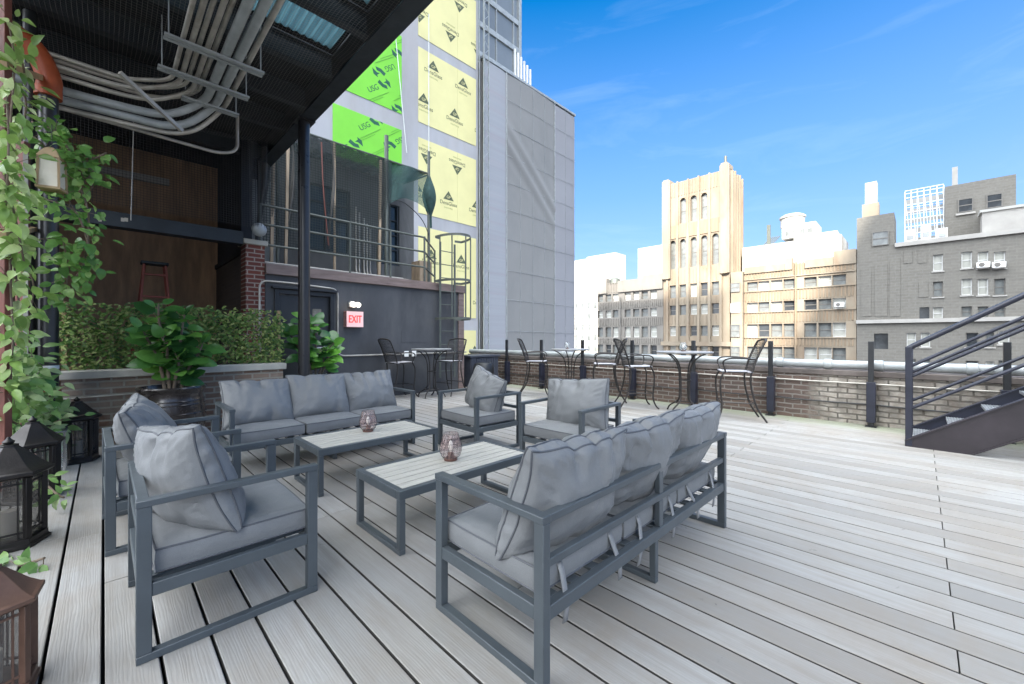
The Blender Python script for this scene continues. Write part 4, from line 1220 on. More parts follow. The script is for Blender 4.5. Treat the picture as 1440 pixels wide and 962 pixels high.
# ---------------------------------------------------------------- lanterns
def lantern(p, s, lb, rot, mt='lantern', n=6):
    r = empty('floor_lantern', p, lb, 'lantern', 'tall metal floor lanterns', rot)
    parts = []
    R0 = .165
    parts.append(MB().lathe([(R0,0),(R0,.018),(R0*.93,.024),(R0*.93,.05),(R0*.86,.055),(0,.055)], (0,0,0), n).build('base', M[mt], None, .002))
    for k in range(n):
        a = 2*math.pi*k/n; x, y = R0*.83*math.cos(a), R0*.83*math.sin(a)
        parts.append(MB().bar((x,y,.055), (x,y,.40), .026, .026, (math.cos(a),math.sin(a),0)).build('post', M[mt], None, .002))
    rp = MB().lathe([(R0*.84,.40),(R0*.98,.405),(R0*1.08,.415),(R0*1.08,.432),(R0*.98,.44),(R0*.75,.475),(R0*.52,.52),(R0*.34,.555),(R0*.24,.57),(R0*.24,.582),(0,.585)], (0,0,0), n).build('roof', M[mt], None, .002, sharp=25)
    parts.append(rp)
    fn = MB().lathe([(.018,.585),(.026,.60),(.012,.612),(.006,.625),(0,.628)], (0,0,0), 12).build('finial', M[mt], None); fn.parent = rp
    for k in range(n):
        a = 2*math.pi*k/n; b = 2*math.pi*(k+1)/n; q = R0*.80
        A = V((q*math.cos(a), q*math.sin(a), 0)); B = V((q*math.cos(b), q*math.sin(b), 0))
        g = MB(); g.face([A+V((0,0,.056)), B+V((0,0,.056)), B+V((0,0,.40)), A+V((0,0,.40))])
        parts.append(g.build('pane', M['lanternglass'], None))
        m = MB(); mid = (A+B)/2*1.01
        for t in (.25,.75): w0 = A.lerp(B, t)*1.012; m.bar(w0+V((0,0,.056)), w0+V((0,0,.40)), .007, .007)
        for z in (.09,.37): m.bar(A*1.012+V((0,0,z)), B*1.012+V((0,0,z)), .007, .010)
        parts.append(m.build('lattice', M[mt], None))
    parts.append(MB().lathe([(.04,.056),(.04,.20),(.0,.20)], (0,0,0), 16).build('candle', M['paper'], None))
    for o in parts: o.parent = r
    r.scale = (s, s, s)
    return r
lantern((-.185,5.80,0), 1.0, 'black hexagonal lantern standing against the planter wall', .2)
c = pt(46,0,3.05); lantern((c.x,c.y,0), .98, 'black hexagonal lantern half hidden in the ficus leaves', .35)
c = pt(12,0,2.36); lantern((c.x,c.y,0), 1.0, 'large black hexagonal lantern in front of the ficus at the left edge', .1)
c = pt(-16,0,1.36); lantern((c.x,c.y,0), .745, 'bronze lantern nearest the camera, cut off by the bottom left corner', .42, 'bronze')
# glass and steel hurricane lantern
c = pt(68,665,3.62); x, y = c.x, c.y
r = empty('glass_lantern', (x,y,0), 'square polished steel lantern with clear glass beside the terracotta pot', 'lantern')
for sx in (-1,1):
    for sy in (-1,1): MB().box((x+sx*.10-.008,y+sy*.10-.008,0), (x+sx*.10+.008,y+sy*.10+.008,.36)).build('post', M['chrome'], r)
MB().box((x-.115,y-.115,.361), (x+.115,y+.115,.376)).build('top', M['chrome'], r, .002)
MB().box((x-.091,y-.091,0), (x+.091,y+.091,.012)).build('base', M['chrome'], r)
for sx, sy in ((1,0),(-1,0),(0,1),(0,-1)):
    MB().cbox((x+sx*.10,y+sy*.10,.19), (.004 if sx else .18, .004 if sy else .18, .33)).build('pane', M['clearglass'], r)
# hanging wooden lantern
c = pt(73,268,3.45); x, y, z = c
r = empty('hanging_lantern', tuple(c), 'small tan wooden lantern with pale panels hanging on the drain pipe', 'lantern')
a0 = .5
m = MB()
def hx(q, zz, k, n=4): a = a0 + 2*math.pi*k/n; return V((x+q*math.cos(a), y+q*math.sin(a), z+zz))
MB().lathe([(.105,0),(.105,.02),(.0,.02)], (x,y,z), 4, a0).build('base', M['tanwood'], r)
MB().lathe([(.085,.26),(.098,.265),(.078,.30),(.05,.34),(.02,.36),(.0,.365)], (x,y,z), 4, a0).build('roof', M['tanwood'], r)
for k in range(4):
    MB().bar(hx(.092,.02,k), hx(.085,.26,k), .016, .016).build('post', M['tanwood'], r)
    g = MB(); g.face([hx(.088,.02,k), hx(.088,.02,k+1), hx(.081,.26,k+1), hx(.081,.26,k)]); g.build('panel', M['paper'], r)
MB().tube([(x,y,z+.36),(x,y,z+.56)], .003, 5).build('hook', M['iron'], r)
# ================================================================ city
tag(MB().box((-2500,-2500,-35.2), (2500,2500,-35)).build('street_ground', M['asphalt']), kind='structure')
# ---------------------------------------------------------------- building under construction (left of centre)
BY = 13.0
r = empty('unfinished_building', (9,BY,0), 'tall unfinished building with green and yellow sheathing panels between concrete bands', 'building')
MB().box((3.6,BY,-30), (11.0,BY+9,26)).build('concrete_frame', M['concrete'], r)
rows = [(-.25+.0, 1.5), (2.1-.1,5.29), (5.78,8.55), (9.12,11.87), (12.28,15.1), (15.6,18.4), (18.9,21.7)]
def logo_tri(m, c, s, up):
    c = V(c); X = V((1,0,0))*up; Z = V((0,0,1))*up
    t = lambda a, b: c + X*a*s + Z*b*s
    # hollow triangle with letters inside
    o = [(-.5,-.28),(.5,-.28),(0,.42)]; q = [(-.40,-.23),(.40,-.23),(0,.33)]
    m.add([t(*p) for p in o] , [(0,1,2)])
def panel(name, x0, x1, z0, z1, mt, extra=None):
    p = MB().box((x0,BY-.016,z0), (x1,BY-.001,z1)).build(name, M[mt], r, smooth=False)
    return p
def marks(p, items, name, mt):
    m = MB()
    for t in items: m.add(t.v, t.f)
    o = m.build(name, mt, None, smooth=False); o.parent = p; o.location = -V(wloc(p))
def clip(m, x0, x1, z0, z1):
    out = MB()
    if not m.v or max(v[0] for v in m.v) < x0 or min(v[0] for v in m.v) > x1 or max(v[2] for v in m.v) < z0 or min(v[2] for v in m.v) > z1: return out
    bm = bmesh.new(); vv = [bm.verts.new(v) for v in m.v]
    for f in m.f:
        try: bm.faces.new([vv[i] for i in f])
        except ValueError: pass
    for co, no in (((x0,0,0),(-1,0,0)), ((x1,0,0),(1,0,0)), ((0,0,z0),(0,0,-1)), ((0,0,z1),(0,0,1))):
        bmesh.ops.bisect_plane(bm, geom=bm.verts[:]+bm.edges[:]+bm.faces[:], plane_co=co, plane_no=no, clear_outer=True)
    bm.verts.index_update()
    out.add([tuple(v.co) for v in bm.verts], [tuple(v.index for v in f.verts) for f in bm.faces]); bm.free()
    return out
for k, (z0, z1) in enumerate(rows):
    flip = k in (2, 4, 6)
    for (x0, x1) in ((8.14,9.925),(9.93,10.88)):
        p = panel('yellow_sheathing_panel', x0, x1, z0, z1, 'yellow')
        dk = []; gp = []; ft = []
        for j, zz in enumerate((z0+.8, z0+2.2)):
            s = -1 if (flip and j == 1) or k in (4,6) else 1
            for xx in [6.55 + 1.42*q + (.42 if j else 0) + (.3*k) % .5 for q in range(4)]:
                if zz > z1-.35: continue
                a = MB(); logo_tri(a, (xx,BY-.019,zz+s*.12), .50, s)
                dk.append(a)
                dk.append(text('DensGlass', .20, None, None, (xx,BY-.019,zz-s*.16), (s,0,0), (0,0,s), .003, stretch=.95))
                gp.append(text('GP', .15, None, None, (xx,BY-.023,zz+s*.085), (s,0,0), (0,0,s), .003))
                ft.append(text('SHEATHING', .075, None, None, (xx,BY-.019,zz-s*.34), (s,0,0), (0,0,s), .003))
        dk = [clip(q, x0, x1, z0, z1) for q in dk]; gp = [clip(q, x0, x1, z0, z1) for q in gp]; ft = [clip(q, x0, x1, z0, z1) for q in ft]
        marks(p, dk, 'printed_logo', M['ink']); marks(p, gp, 'printed_initials', M['yellow']); marks(p, ft, 'printed_caption', M['inkfaint'])
def swoosh(m, c, s, X, Z):
    c = V(c)
    t = lambda a, b: c + X*a*s + Z*b*s
    m.add([t(-.5,.30),t(-.22,.42),t(-.05,.05),t(.16,-.12),t(.10,-.40),t(-.30,-.12)], [(0,1,2,5),(5,2,3,4)])
    m.add([t(.02,.14),t(.24,.02),t(.44,-.40),t(.62,.02),t(.40,.38),t(.36,.18)], [(0,1,5),(1,2,3,5),(5,3,4)])
for k, (z0, z1) in enumerate(rows[1:5], 1):
    xa = 5.06
    p = panel('green_sheathing_panel', xa, 7.46, z0, z1, 'green')
    dk = []; ft = []
    for j in range(3):
        for i in range(3):
            xx = 5.2 + i*1.3 + (j % 2)*.6 - .2*k % .5; zz = z0+.45+j*.98
            s = 1 if (i+j) % 2 else -1
            an = R(38); X = V((math.cos(an),0,math.sin(an)))*s; Z = V((-math.sin(an),0,math.cos(an)))*s
            dk.append(text('USG', .24, None, None, V((xx,BY-.019,zz)), X, Z, .003))
            a = MB(); swoosh(a, V((xx,BY-.019,zz)) + X*.50, .42, X, Z); dk.append(a)
            a = MB(); q = V((xx,BY-.019,zz)) - Z*.26; a.bar(q-X*.4, q+X*.5, .004, .016, (0,1,0)); ft.append(a)
            a = MB(); q = V((xx,BY-.019,zz)) - Z*.33; a.bar(q-X*.4, q+X*.2, .004, .012, (0,1,0)); ft.append(a)
    marks(p, [clip(q, xa, 7.46, z0, z1) for q in dk], 'printed_logo', M['inkgreen']); marks(p, [clip(q, xa, 7.46, z0, z1) for q in ft], 'printed_lines', M['inkgreen'])
# lifting ropes
for i, (u0, v0, u1, v1) in enumerate(((556,48,572,215),(603,20,603,255))):
    tag(MB().tube([ptY(u0,v0,BY-.3), ptY(u1,v1,BY-.3)], .014, 6).build('lifting_rope', M['white']), ['white slanting rope hanging over the green panels', 'white upright rope hanging over the yellow panels'][i], 'rope', 'ropes on the unfinished building')
# hoist mast lattice
r = empty('hoist_mast', (11.05,BY-.25,0), 'grey lattice hoist mast standing between the yellow panels and the shrouded block', 'hoist mast')
m = MB()
for x in (10.92, 11.2):
    for y in (BY-.45, BY-.18): m.bar((x,y,-20), (x,y,22), .035, .035)
m.build('uprights', M['conduit2'], r)
m = MB(); z = -2
while z < 20:
    m = MB(); y = BY-.45; m.bar((10.92,y,z), (11.2,y,z+.35), .02, .02); m.bar((11.2,y,z+.35), (10.92,y,z+.7), .02, .02); m.build('brace', M['conduit2'], r)
    z += .7
# shrouded block
r = empty('shrouded_building', (14,BY,0), 'grey block wrapped in scaffold sheeting beside the yellow panels', 'building')
MB().box((11.25,BY+.12,-30), (17.7,BY+12,12.9)).build('body', M['shroudtan'], r)
def shf(x0, x1, z0, z1, diag):
    def f(u, v):
        x = x0+(x1-x0)*u; z = z0+(z1-z0)*v
        y = BY + .02*noise.noise((x*.8, z*.8, 3)) - .03*math.sin(math.pi*u)
        if diag:
            q = (z-9.6) + .82*(x-x0)
            y += -.10*math.exp(-((q-.5)/.9)**2)*(.55+.45*math.sin(q*7+u*2))
        return (x, y, z)
    return f
sheet(shf(11.28,12.63,-6,12.95,False), 10, 60).build('ribbed_sheet', M['ribbed'], r)
sheet(shf(12.64,16.0,-6,12.97,True), 60, 160).build('draped_sheet', M['shroudtan'], r)
sheet(shf(16.01,17.7,-6,12.9,False), 12, 60).build('corner_sheet', M['shroudlite'], r)
for x in (12.635, 16.005): MB().tube([(x,BY-.03,-6),(x,BY-.03,13.0)], .025, 6).build('upright_pole', M['conduit2'], r)
for z in (-1.2, .2, 1.5,2.9,4.2,5.6,6.9,8.1,9.3,10.6,11.8): MB().tube([(12.64,BY-.045,z),(17.7,BY-.045,z-.05)], .007, 6).build('tie_line', M['conduit2'], r)
for x in (13.5,14.35,15.2,16.85): MB().tube([(x,BY-.06,-6),(x,BY-.06,12.95)], .007, 6).build('tie_line', M['conduit2'], r)
MB().box((11.25,BY-.05,12.98), (17.75,BY+.3,13.08)).build('parapet_cap', M['conduit2'], r)
tag(MB().box((17.72,BY+.5,-30), (18.4,BY+12,7.0)).build('stepped_annex', M['shroudlite'], None, .02), 'narrow pale annex at the right foot of the shrouded block', 'building')
r = empty('glass_tower', (15,16,13), 'grey gridded tower rising behind the shrouded block', 'tower')
MB().box((9.5,16.05,10), (16.6,26,30)).build('body', M['curtainglass'], r)
m = MB()
for k in range(6): m.box((9.6+k*1.3,15.98,10), (9.65+k*1.3,16.05,30))
m.box((16.5,15.95,10),(16.72,16.1,30))
m.build('mullions', M['conduit2'], r)
m = MB()
for k in range(12): m.box((9.5,15.97,11+k*1.55), (16.6,16.05,11.28+k*1.55))
m.build('spandrels', M['conduit2'], r)
r = empty('roof_rack', (15.2,14,13), 'white upright pipes on the roof edge of the shrouded block', 'pipe rack')
for k in range(6): MB().tube([(14.2+k*.22,14,13.0),(14.2+k*.22,14,15.3-.1*k)], .06, 8).build('pipe', M['white'], r)

# ---------------------------------------------------------------- far facades, plane X = FX facing the deck
FX = 70.0
def facade_y(u, X=FX): dx = (u-720)/F; return X*(1-dx)/(1+dx)
def facade_z(u, v, X=FX): dx = (u-720)/F; return H - (v-475)/F * X*S2/(1+dx)
WM = {}
def win_meshes(w, h, kind):
    key = (round(w,2), round(h,2), kind)
    if key in WM: return WM[key]
    fr = MB(); t = .09
    fr.box((0,-w/2,0), (.12,-w/2+t,h)); fr.box((0,w/2-t,0), (.12,w/2,h)); fr.box((0,-w/2+t,0), (.12,w/2-t,t)); fr.box((0,-w/2+t,h-t), (.12,w/2-t,h))
    fr.box((0.01,-w/2+t,h*.5-.05), (.11,w/2-t,h*.5+.05))
    if w > 2: fr.box((0.01,-.05,t), (.11,.05,h-t))
    f = fr.build('window', M['winwhite' if kind == 1 else 'winframe'])
    p = MB().box((.06,-w/2+.02,.02), (.08,w/2-.02,h-.02)).build('pane', M[['panegrey','paneblind','panedark'][kind]])
    fm, pm = f.data, p.data
    bpy.data.objects.remove(f); bpy.data.objects.remove(p)
    WM[key] = (fm, pm); return WM[key]
def add_window(root, y, z, w, h, depth=.35, kind=None, X=FX):
    if kind is None: kind = rnd.choice((0,0,0,1,1,2))
    fm, pm = win_meshes(w, h, kind)
    f = bpy.data.objects.new('window', fm); col.objects.link(f); f.parent = root; f.location = V((X+depth, y, z)) - wloc(root)
    p = bpy.data.objects.new('pane', pm); col.objects.link(p); p.parent = f
def body(m, x0, x1, y0, y1, z0, z1, front=False):
    """box without its -X face"""
    m.face([(x0,y0,z1),(x1,y0,z1),(x1,y1,z1),(x0,y1,z1)]); m.face([(x1,y0,z0),(x1,y1,z0),(x1,y1,z1),(x1,y0,z1)])
    m.face([(x0,y0,z0),(x1,y0,z0),(x1,y0,z1),(x0,y0,z1)]); m.face([(x0,y1,z0),(x0,y1,z1),(x1,y1,z1),(x1,y1,z0)])
fx = lambda X: (lambda a, b, c: (X + c, a, b))
def ribs(m, X, y0, y1, z0, z1, step, w=.12, d=.10):
    n = int((y1-y0)/step)
    for k in range(n+1):
        y = y0 + (y1-y0)*k/max(1,n); m.box((X-d,y-w/2,z0), (X+.05,y+w/2,z1))

# art deco tower
r = empty('deco_tower', (FX+3,26.6,-35), 'tall sunlit art deco limestone tower with arched windows', 'tower')
Y0, Y1 = 21.3, 32.1; TOP = 28.0
cols5 = [30.45,28.7,26.9,25.2,23.45]
ops = []
for y in cols5: ops.append((y-.52,y+.52,13.1,18.1))
for y in cols5[1:4]: ops.append((y-.52,y+.52,20.8,25.1))
rects = []
for z0, z1 in ((8.1,10.3),(5.1,6.8),(1.5,3.2),(-2.0,-.2)):
    for y in cols5: rects.append((y-.55,y+.55,z0,z1))
m = MB(); openwall(m, fx(FX), Y0, Y1, -35, TOP, ops+rects, .6); body(m, FX, FX+6.3, Y0+.4, Y1, -35, TOP)
# arch corner infill
for (a,b,z0,z1) in ops:
    c = (a+b)/2; q = (b-a)/2; zs_ = z1-q*1.1
    for s in (-1, 1):
        pts = [(c+s*q*math.cos(t*math.pi/12), zs_ + q*1.1*math.sin(t*math.pi/12)) for t in range(7)]
        for i in range(6):
            p, e = pts[i], pts[i+1]
            m.face([(FX+.03,p[0],p[1]), (FX+.03,e[0],e[1]), (FX+.03,e[0],z1), (FX+.03,p[0],z1)])
            m.face([(FX+.03,p[0],p[1]), (FX+.03,e[0],e[1]), (FX+.5,e[0],e[1]), (FX+.5,p[0],p[1])])
m.build('wall', M['limestone'], r, smooth=False)
for (a,b,z0,z1) in ops: add_window(r, (a+b)/2, z0, b-a, z1-z0, .45, 0)
for (a,b,z0,z1) in rects: add_window(r, (a+b)/2, z0, b-a, z1-z0, .35)
for qi, (ya, yb, zt) in enumerate(((Y0-.05,Y0+1.35,TOP+.7),(Y0+.2,Y0+1.15,TOP+.95),(Y1-1.35,Y1+.05,TOP+.6),(Y1-1.15,Y1-.2,TOP+.75))):
    qx = .06*(qi % 2)
    MB().box((FX-.5-qx,ya,11.5-qx), (FX-.01-qx,yb,zt)).build('corner_pavilion', M['limestone'], r)
    MB().box((FX-.003-qx,ya,TOP+.01), (FX+1.5+qx,yb,zt-.01)).build('corner_pavilion', M['limestone'], r)
for y in [(cols5[i]+cols5[i+1])/2 for i in range(4)] + [cols5[0]+.9, cols5[-1]-.85]:
    MB().box((FX-.28,y-.2,-35), (FX+.0-.003,y+.2,19.6)).build('pilaster', M['limestone'], r)
    MB().box((FX-.2,y-.14,19.6), (FX-.003,y+.14,TOP+.12)).build('pilaster', M['limestone'], r)
m = MB(); ribs(m, FX, Y0+1.5, Y1-1.5, 25.6, TOP-.05, .42); m.build('fluted_band', M['limestone'], r)
MB().box((FX-.12,Y0+1.4,18.35), (FX-.004,Y1-1.4,20.6)).build('stained_frieze', M['limeorange'], r)
for z0, z1 in ((10.6,12.8),(7.0,7.9),(3.5,4.9)): m = MB(); ribs(m, FX, Y0+1, Y1-1, z0, z1, .5, .1, .06); m.build('fluted_band', M['limestone'], r)
MB().box((FX-.55,Y0-.3,-.2+.05), (FX-.35,Y1+.3,.55)).build('cornice', M['limestone'], r)
# tower side, facing the -Y street: deep dark slots between piers
fy = lambda a, b, c: (a, Y0 + .4 + c, b)
m = MB(); slots = [(FX+1.0+k*1.25, FX+1.65+k*1.25, z0, z1) for k in range(4) for z0, z1 in ((12.2,18.6),(20.2,25.6))]
m2 = MB(); openwall(m2, lambda a, b, c: (a, Y0 + c, b), FX, FX+6.3, -35, TOP, slots, .39); m2.build('side_wall', M['limestone'], r, smooth=False)
m = MB()
for (a,b,z0,z1) in slots: MB().box((a,Y0+.37,z0), (b,Y0+.385,z1)).build('side_window', M['panedark'], r)
for k in range(5): MB().box((FX+.55+k*1.25,Y0-.35,11.5), (FX+.9+k*1.25,Y0-.003,TOP-.2+.25*(k % 2))).build('side_pier', M['limestone'], r)
MB().tube([(FX+1.2,Y0+1,TOP),(FX+1.2,Y0+1,TOP+2.6)], .22, 8).build('flue', M['pipegrey'], r)
MB().box((FX-.6,19.3,-35), (FX+6,Y0-.36,11.4)).build('lower_bay', M['limestone'], r)
def strip(root, bays, zrows, kinds=None, X=FX):
    return [(y-w/2, y+w/2, z0, z1) for (y, w) in bays for z0, z1 in zrows]
FR = [(8.3,9.7),(5.1,6.55),(1.3,3.25),(-2.1,-.15),(-5.6,-3.4)]
# left wing, its shade put into a darker limestone colour
r = empty('shaded_wing', (FX+4,39,-35), 'dark shaded limestone wing left of the deco tower', 'building')
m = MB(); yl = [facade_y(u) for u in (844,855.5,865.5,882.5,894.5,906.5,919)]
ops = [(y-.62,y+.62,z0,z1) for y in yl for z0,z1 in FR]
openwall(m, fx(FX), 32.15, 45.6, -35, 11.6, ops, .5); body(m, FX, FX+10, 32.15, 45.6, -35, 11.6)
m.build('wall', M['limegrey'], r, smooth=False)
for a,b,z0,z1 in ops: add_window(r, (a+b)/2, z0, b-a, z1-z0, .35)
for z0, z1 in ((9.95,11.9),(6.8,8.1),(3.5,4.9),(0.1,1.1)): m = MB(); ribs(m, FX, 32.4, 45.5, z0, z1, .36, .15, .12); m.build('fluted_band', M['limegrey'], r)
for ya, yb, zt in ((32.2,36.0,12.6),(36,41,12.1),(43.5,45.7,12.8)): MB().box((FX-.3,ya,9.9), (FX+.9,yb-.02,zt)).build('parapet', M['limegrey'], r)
MB().tube([(FX-.25,40.5,-20),(FX-.25,40.5,9)], .1, 6).build('downpipe', M['winframe'], r)
tag(MB().lathe([(.8,0),(1.2,.3),(1.0,1.2),(.5,1.5),(0,1.6)], (FX+2,43,11.6), 14).build('rooftop_fan', M['pipegrey']), 'dark rooftop fan on the shaded wing', 'fan')
# sunlit middle wing
r = empty('sunlit_wing', (FX+4,13.5,-35), 'sunlit limestone wing right of the deco tower with four rows of windows', 'building')
ym = [facade_y(u) for u in (1035,1058,1074,1092,1110,1139.5,1160,1180)]
ops = [(y-.72,y+.72,z0,z1) for y in ym[1:] for z0,z1 in FR]
m = MB(); openwall(m, fx(FX), 5.95, 19.25, -35, 11.8, ops, .5); body(m, FX, FX+10, 5.95, 19.25, -35, 11.8)
m.build('wall', M['limestone'], r, smooth=False)
for a,b,z0,z1 in ops: add_window(r, (a+b)/2, z0, b-a, z1-z0, .32)
for z0,z1 in FR[:4]: add_window(r, ym[0]-.1, z0, 1.3, z1-z0, -.75)
for z0, z1 in ((10.2,12.0),(6.75,8.1),(3.5,4.9),(.1,1.1)): m = MB(); ribs(m, FX, 6.3, 19.0, z0, z1, .38, .14, .09); m.build('fluted_band', M['limeorange'], r)
for ya, yb, zt in ((5.96,8.3,12.9),(8.3,11.5,12.15),(13.0,13.9,12.7),(13.9,19.2,12.0)): MB().box((FX-.22,ya,11.0), (FX+.8,yb-.02,zt)).build('parapet', M['limestone'], r)
for z in (10.0,4.95,1.15,8.15): MB().box((FX-.16,5.97,z), (FX-.004,19.2,z+.16)).build('sill_course', M['limestone'], r)
MB().tube([(FX-.15,12.6,-20),(FX-.15,12.6,12)], .12, 6).build('downpipe', M['limeorange'], r)
# roof boxes behind
r = empty('white_penthouse', (FX+7,14,11.8), 'bright white rooftop penthouse with round tank above the sunlit wing', 'penthouse')
MB().box((FX+4,7.9,11.7), (FX+12,20.6,15.9)).build('walls', M['whitewall'], r)
MB().box((FX+4.3,8.4,15.9), (FX+10,13.6,16.6)).build('upper_step', M['whitewall'], r)
MB().box((FX+5,11.0,16.6), (FX+10,15.3,18.6)).build('turret', M['whitewall'], r)
MB().lathe([(1.6,0),(1.6,1.3),(1.75,1.35),(1.75,1.6),(1.2,1.9),(0,2.1)], (FX+6.6,14.2,18.6), 24).build('tank', M['whitewall'], r)
m = MB()
for k in range(4): MB().box((FX+4.97,11.4+k*.95,17.0), (FX+5.0-.001,12.0+k*.95,17.7)).build('vent', M['panegrey'], r)
MB().bar((FX+4.2,16.9,15.9),(FX+4.2,16.9,19.0),.2,.5).build('antenna', M['pipegrey'], r)
m = MB()
for k in range(5): m.bar((FX+4.2,17.6-.3*k,15.9),(FX+4.2,16.6-.3*k,17.0),.12,.12)
m.build('frame', M['pipegrey'], r)
r = empty('cream_rooftop', (102,64,-35), 'cream box building far beyond the shaded wing', 'building')
MB().box((100,59.5,-35), (105.5,69,24.8)).build('walls', M['whiteshade'], r); MB().box((98.5,57,-35), (99.9,72,18.5)).build('lower_block', M['whitewall'], r)
tag(MB().box((95,41,-35), (102,50.2,23.6)).build('white_block', M['whitewall']), 'plain white block rising just left of the deco tower', 'building')
tag(MB().box((118,72,-35), (126,98,28.5)).build('white_tower', M['whitewall']), 'distant white tower edge right of the shrouded block', 'building')
r = empty('pink_block', (90,55,-35), 'pale pinkish block between the shrouded building and the shaded wing', 'building')
MB().box((90,50,-35), (96,68,12)).build('walls', M['whiteshade'], r)
for i in range(8):
    for j in range(7): MB().box((89.95,51+i*2,-8+j*2.8), (89.999,51.9+i*2,-6.4+j*2.8)).build('window', M['panegrey'], r)

# ---------------------------------------------------------------- right grey building
r = empty('grey_brick_building', (FX+5,-8,-35), 'large shaded tan grey brick building on the right', 'building')
def rc(u0, u1, v0, v1):
    uc = (u0+u1)/2
    return (facade_y(u1), facade_y(u0), facade_z(uc, v1), facade_z(uc, v0))
wins = [rc(1228,1248,337,356)] + [rc(1312,1326,a,b) for a,b in ((358,381),(396,417.5),(432,449))] + \
       [rc(a,b,c,d) for a,b in ((1352,1367),(1375,1390),(1398,1414)) for c,d in ((354,377),(392,415),(431,446))]
darks = [rc(1229,1249,469,491), rc(1293,1307,432,451)]
ys = [-9.8,-11.4,-13,-16,-17.6]
wins += [(y-.5,y+.5,z0,z0+1.9) for y in ys for z0 in (9.6,6.6,3.5)]
low = [rc(a,b,468,488) for a,b in ((1275,1288),(1295,1308),(1358,1376),(1386,1398))] + [rc(1404,1420,466,484)]
low += [(a,b,z0-3.2,z1-3.2) for a,b,z0,z1 in low] + [(a,b,z0-6.4,z1-6.4) for a,b,z0,z1 in low] + [(y-.5,y+.5,z,z+1.8) for y in ys for z in (.2,-3,-6.2)]
m = MB(); ops = wins[1:]+darks+low
openwall(m, fx(FX+.001), -22, 5.9, -35, 12.5, ops, .4)
body(m, FX+.001, FX+14, -22, 5.9, -35, 12.5)
yb0, yb1 = 2.3, 5.9
m.box((FX+.003,yb0,12.45), (FX+6,yb1,16.9))
m.build('wall', M['greybrick'], r, smooth=False)
for a,b,z0,z1 in wins[1:]+low: add_window(r, (a+b)/2, z0, b-a, z1-z0, .25, rnd.choice((0,1,1,1,0,2)))
add_window(r, (wins[0][0]+wins[0][1])/2, 12.95, 1.6, 1.8, -.13, 0)
for a,b,z0,z1 in darks: MB().box((FX+.35,a,z0), (FX+.38,b,z1)).build('dark_opening', M['panedark'], r)
MB().box((FX-.35,-22,3.05), (FX-.002,5.95,3.5)).build('ledge', M['trim'], r)
MB().box((FX-.3,-22,12.5), (FX+1.0,2.25,13.0)).build('cornice', M['trim'], r)
for a,b,z0,z1 in [rc(u,u+12,353,370) for u in (1271,1291)] + [rc(1292,1305,396,418), rc(1251,1266,365,445), rc(1211,1225,376,445), rc(1230,1248,372,445)]:
    MB().box((FX-.06,a,z0), (FX-.002,b,z1)).build('bricked_up_window', M['trim' if False else 'greybrick'], r)
for a,b,z0,z1 in wins[1:]+low[:5]: MB().box((FX-.12,a-.12,z0-.16), (FX-.002,b+.12,z0-.02)).build('sill', M['trim'], r)
for u, lb in ((1382,'white air conditioner under the middle top window of the grey brick building'),(1404,'white air conditioner under the right top window of the grey brick building'),(1181,'white air conditioner in the sunlit wing beside the shadow edge')):
    z = facade_z(u, 377 if u > 1300 else 432); y = facade_y(u)
    e = empty('air_conditioner', (FX-.4,y,z), lb, 'air conditioner', 'air conditioners on the far facades')
    MB().box((FX-.62,y-.5,z), (FX-.13,y+.5,z+.62)).build('case', M['white'], e, .03)
    MB().tube([(FX-.64,y+.12,z+.32),(FX-.625,y+.12,z+.32)], .24, 18).build('fan_grille', M['winframe'], e)
    MB().box((FX-.6,y-.4,z-.12), (FX-.13,y+.4,z-.01)).build('bracket', M['winframe'], e)
r = empty('brick_penthouse', (FX+10,-6,12.5), 'grey brick penthouse with two windows on the right roof', 'penthouse')
MB().box((FX+8,-8.2,12.4), (FX+16,-2.3,21.0)).build('walls', M['greybrick'], r, smooth=False)
for y in (-4.1,-6.5): 
    add_window(r, y, 17.3, 1.3, 1.7, -.13, 2, FX+8); MB().box((FX+7.75,y-.85,16.95), (FX+7.998,y+.85,17.2)).build('sill', M['trim'], r)
r = empty('white_roof_box', (FX+6,-8.5,12.5), 'pale boxy rooftop cabin in front of the brick penthouse', 'roof cabin')
MB().box((FX+5,-9.6,13.0), (FX+7.5,-5.3,16.3)).build('walls', M['trim'], r); MB().box((FX+4.8,-9.8,16.3), (FX+7.7,-5.1,16.6)).build('roof', M['whitewall'], r)
MB().box((FX+4.6,-11.9,13.0), (FX+7.5,-9.7,17.2)).build('dark_side', M['winframe'], r)
GRv = 'white rooftop vents on the grey building'
for i, (y, h) in enumerate(((.9,1.7),(-.5,2.0),(-1.9,1.4))):
    e = empty('roof_vent', (FX+2,y,12.5), ['white rooftop vent box nearest the tall stair block', 'tallest white rooftop vent box in the row of three', 'low white rooftop vent box at the right of the row'][i], 'roof vent', GRv)
    MB().box((FX+2,y-.45,12.5), (FX+3,y+.45,12.5+h+.6)).build('case', M['white'], e, .04)
    MB().box((FX+1.95,y-.3,12.9+h*.4), (FX+1.998,y+.3,12.9+h*.7)).build('louvre', M['conduit2'], e)
r = empty('white_chimney', (FX+3,5,16.9), 'white capped chimney on the stair block of the grey building', 'chimney')
MB().box((FX+3,3.9,16.85), (FX+5,5.6,19.3)).build('stack', M['limestone'], r); MB().box((FX+3.2,4.1,19.3), (FX+4.8,5.3,22.2)).build('cap', M['whitewall'], r)
r = empty('roof_scaffold', (FX+9,-.9,14), 'white scaffold sign frame beside the brick penthouse', 'scaffold')
m = MB(); xa = FX+8.5
ya, yb = -2.2, 1.5
for k in range(7):
    y = ya+(yb-ya)*k/6
    for x in (xa, xa+1.6): m.bar((x,y,12.5), (x,y,21.4), .09, .09)
m.build('uprights', M['white'], r)
m = MB()
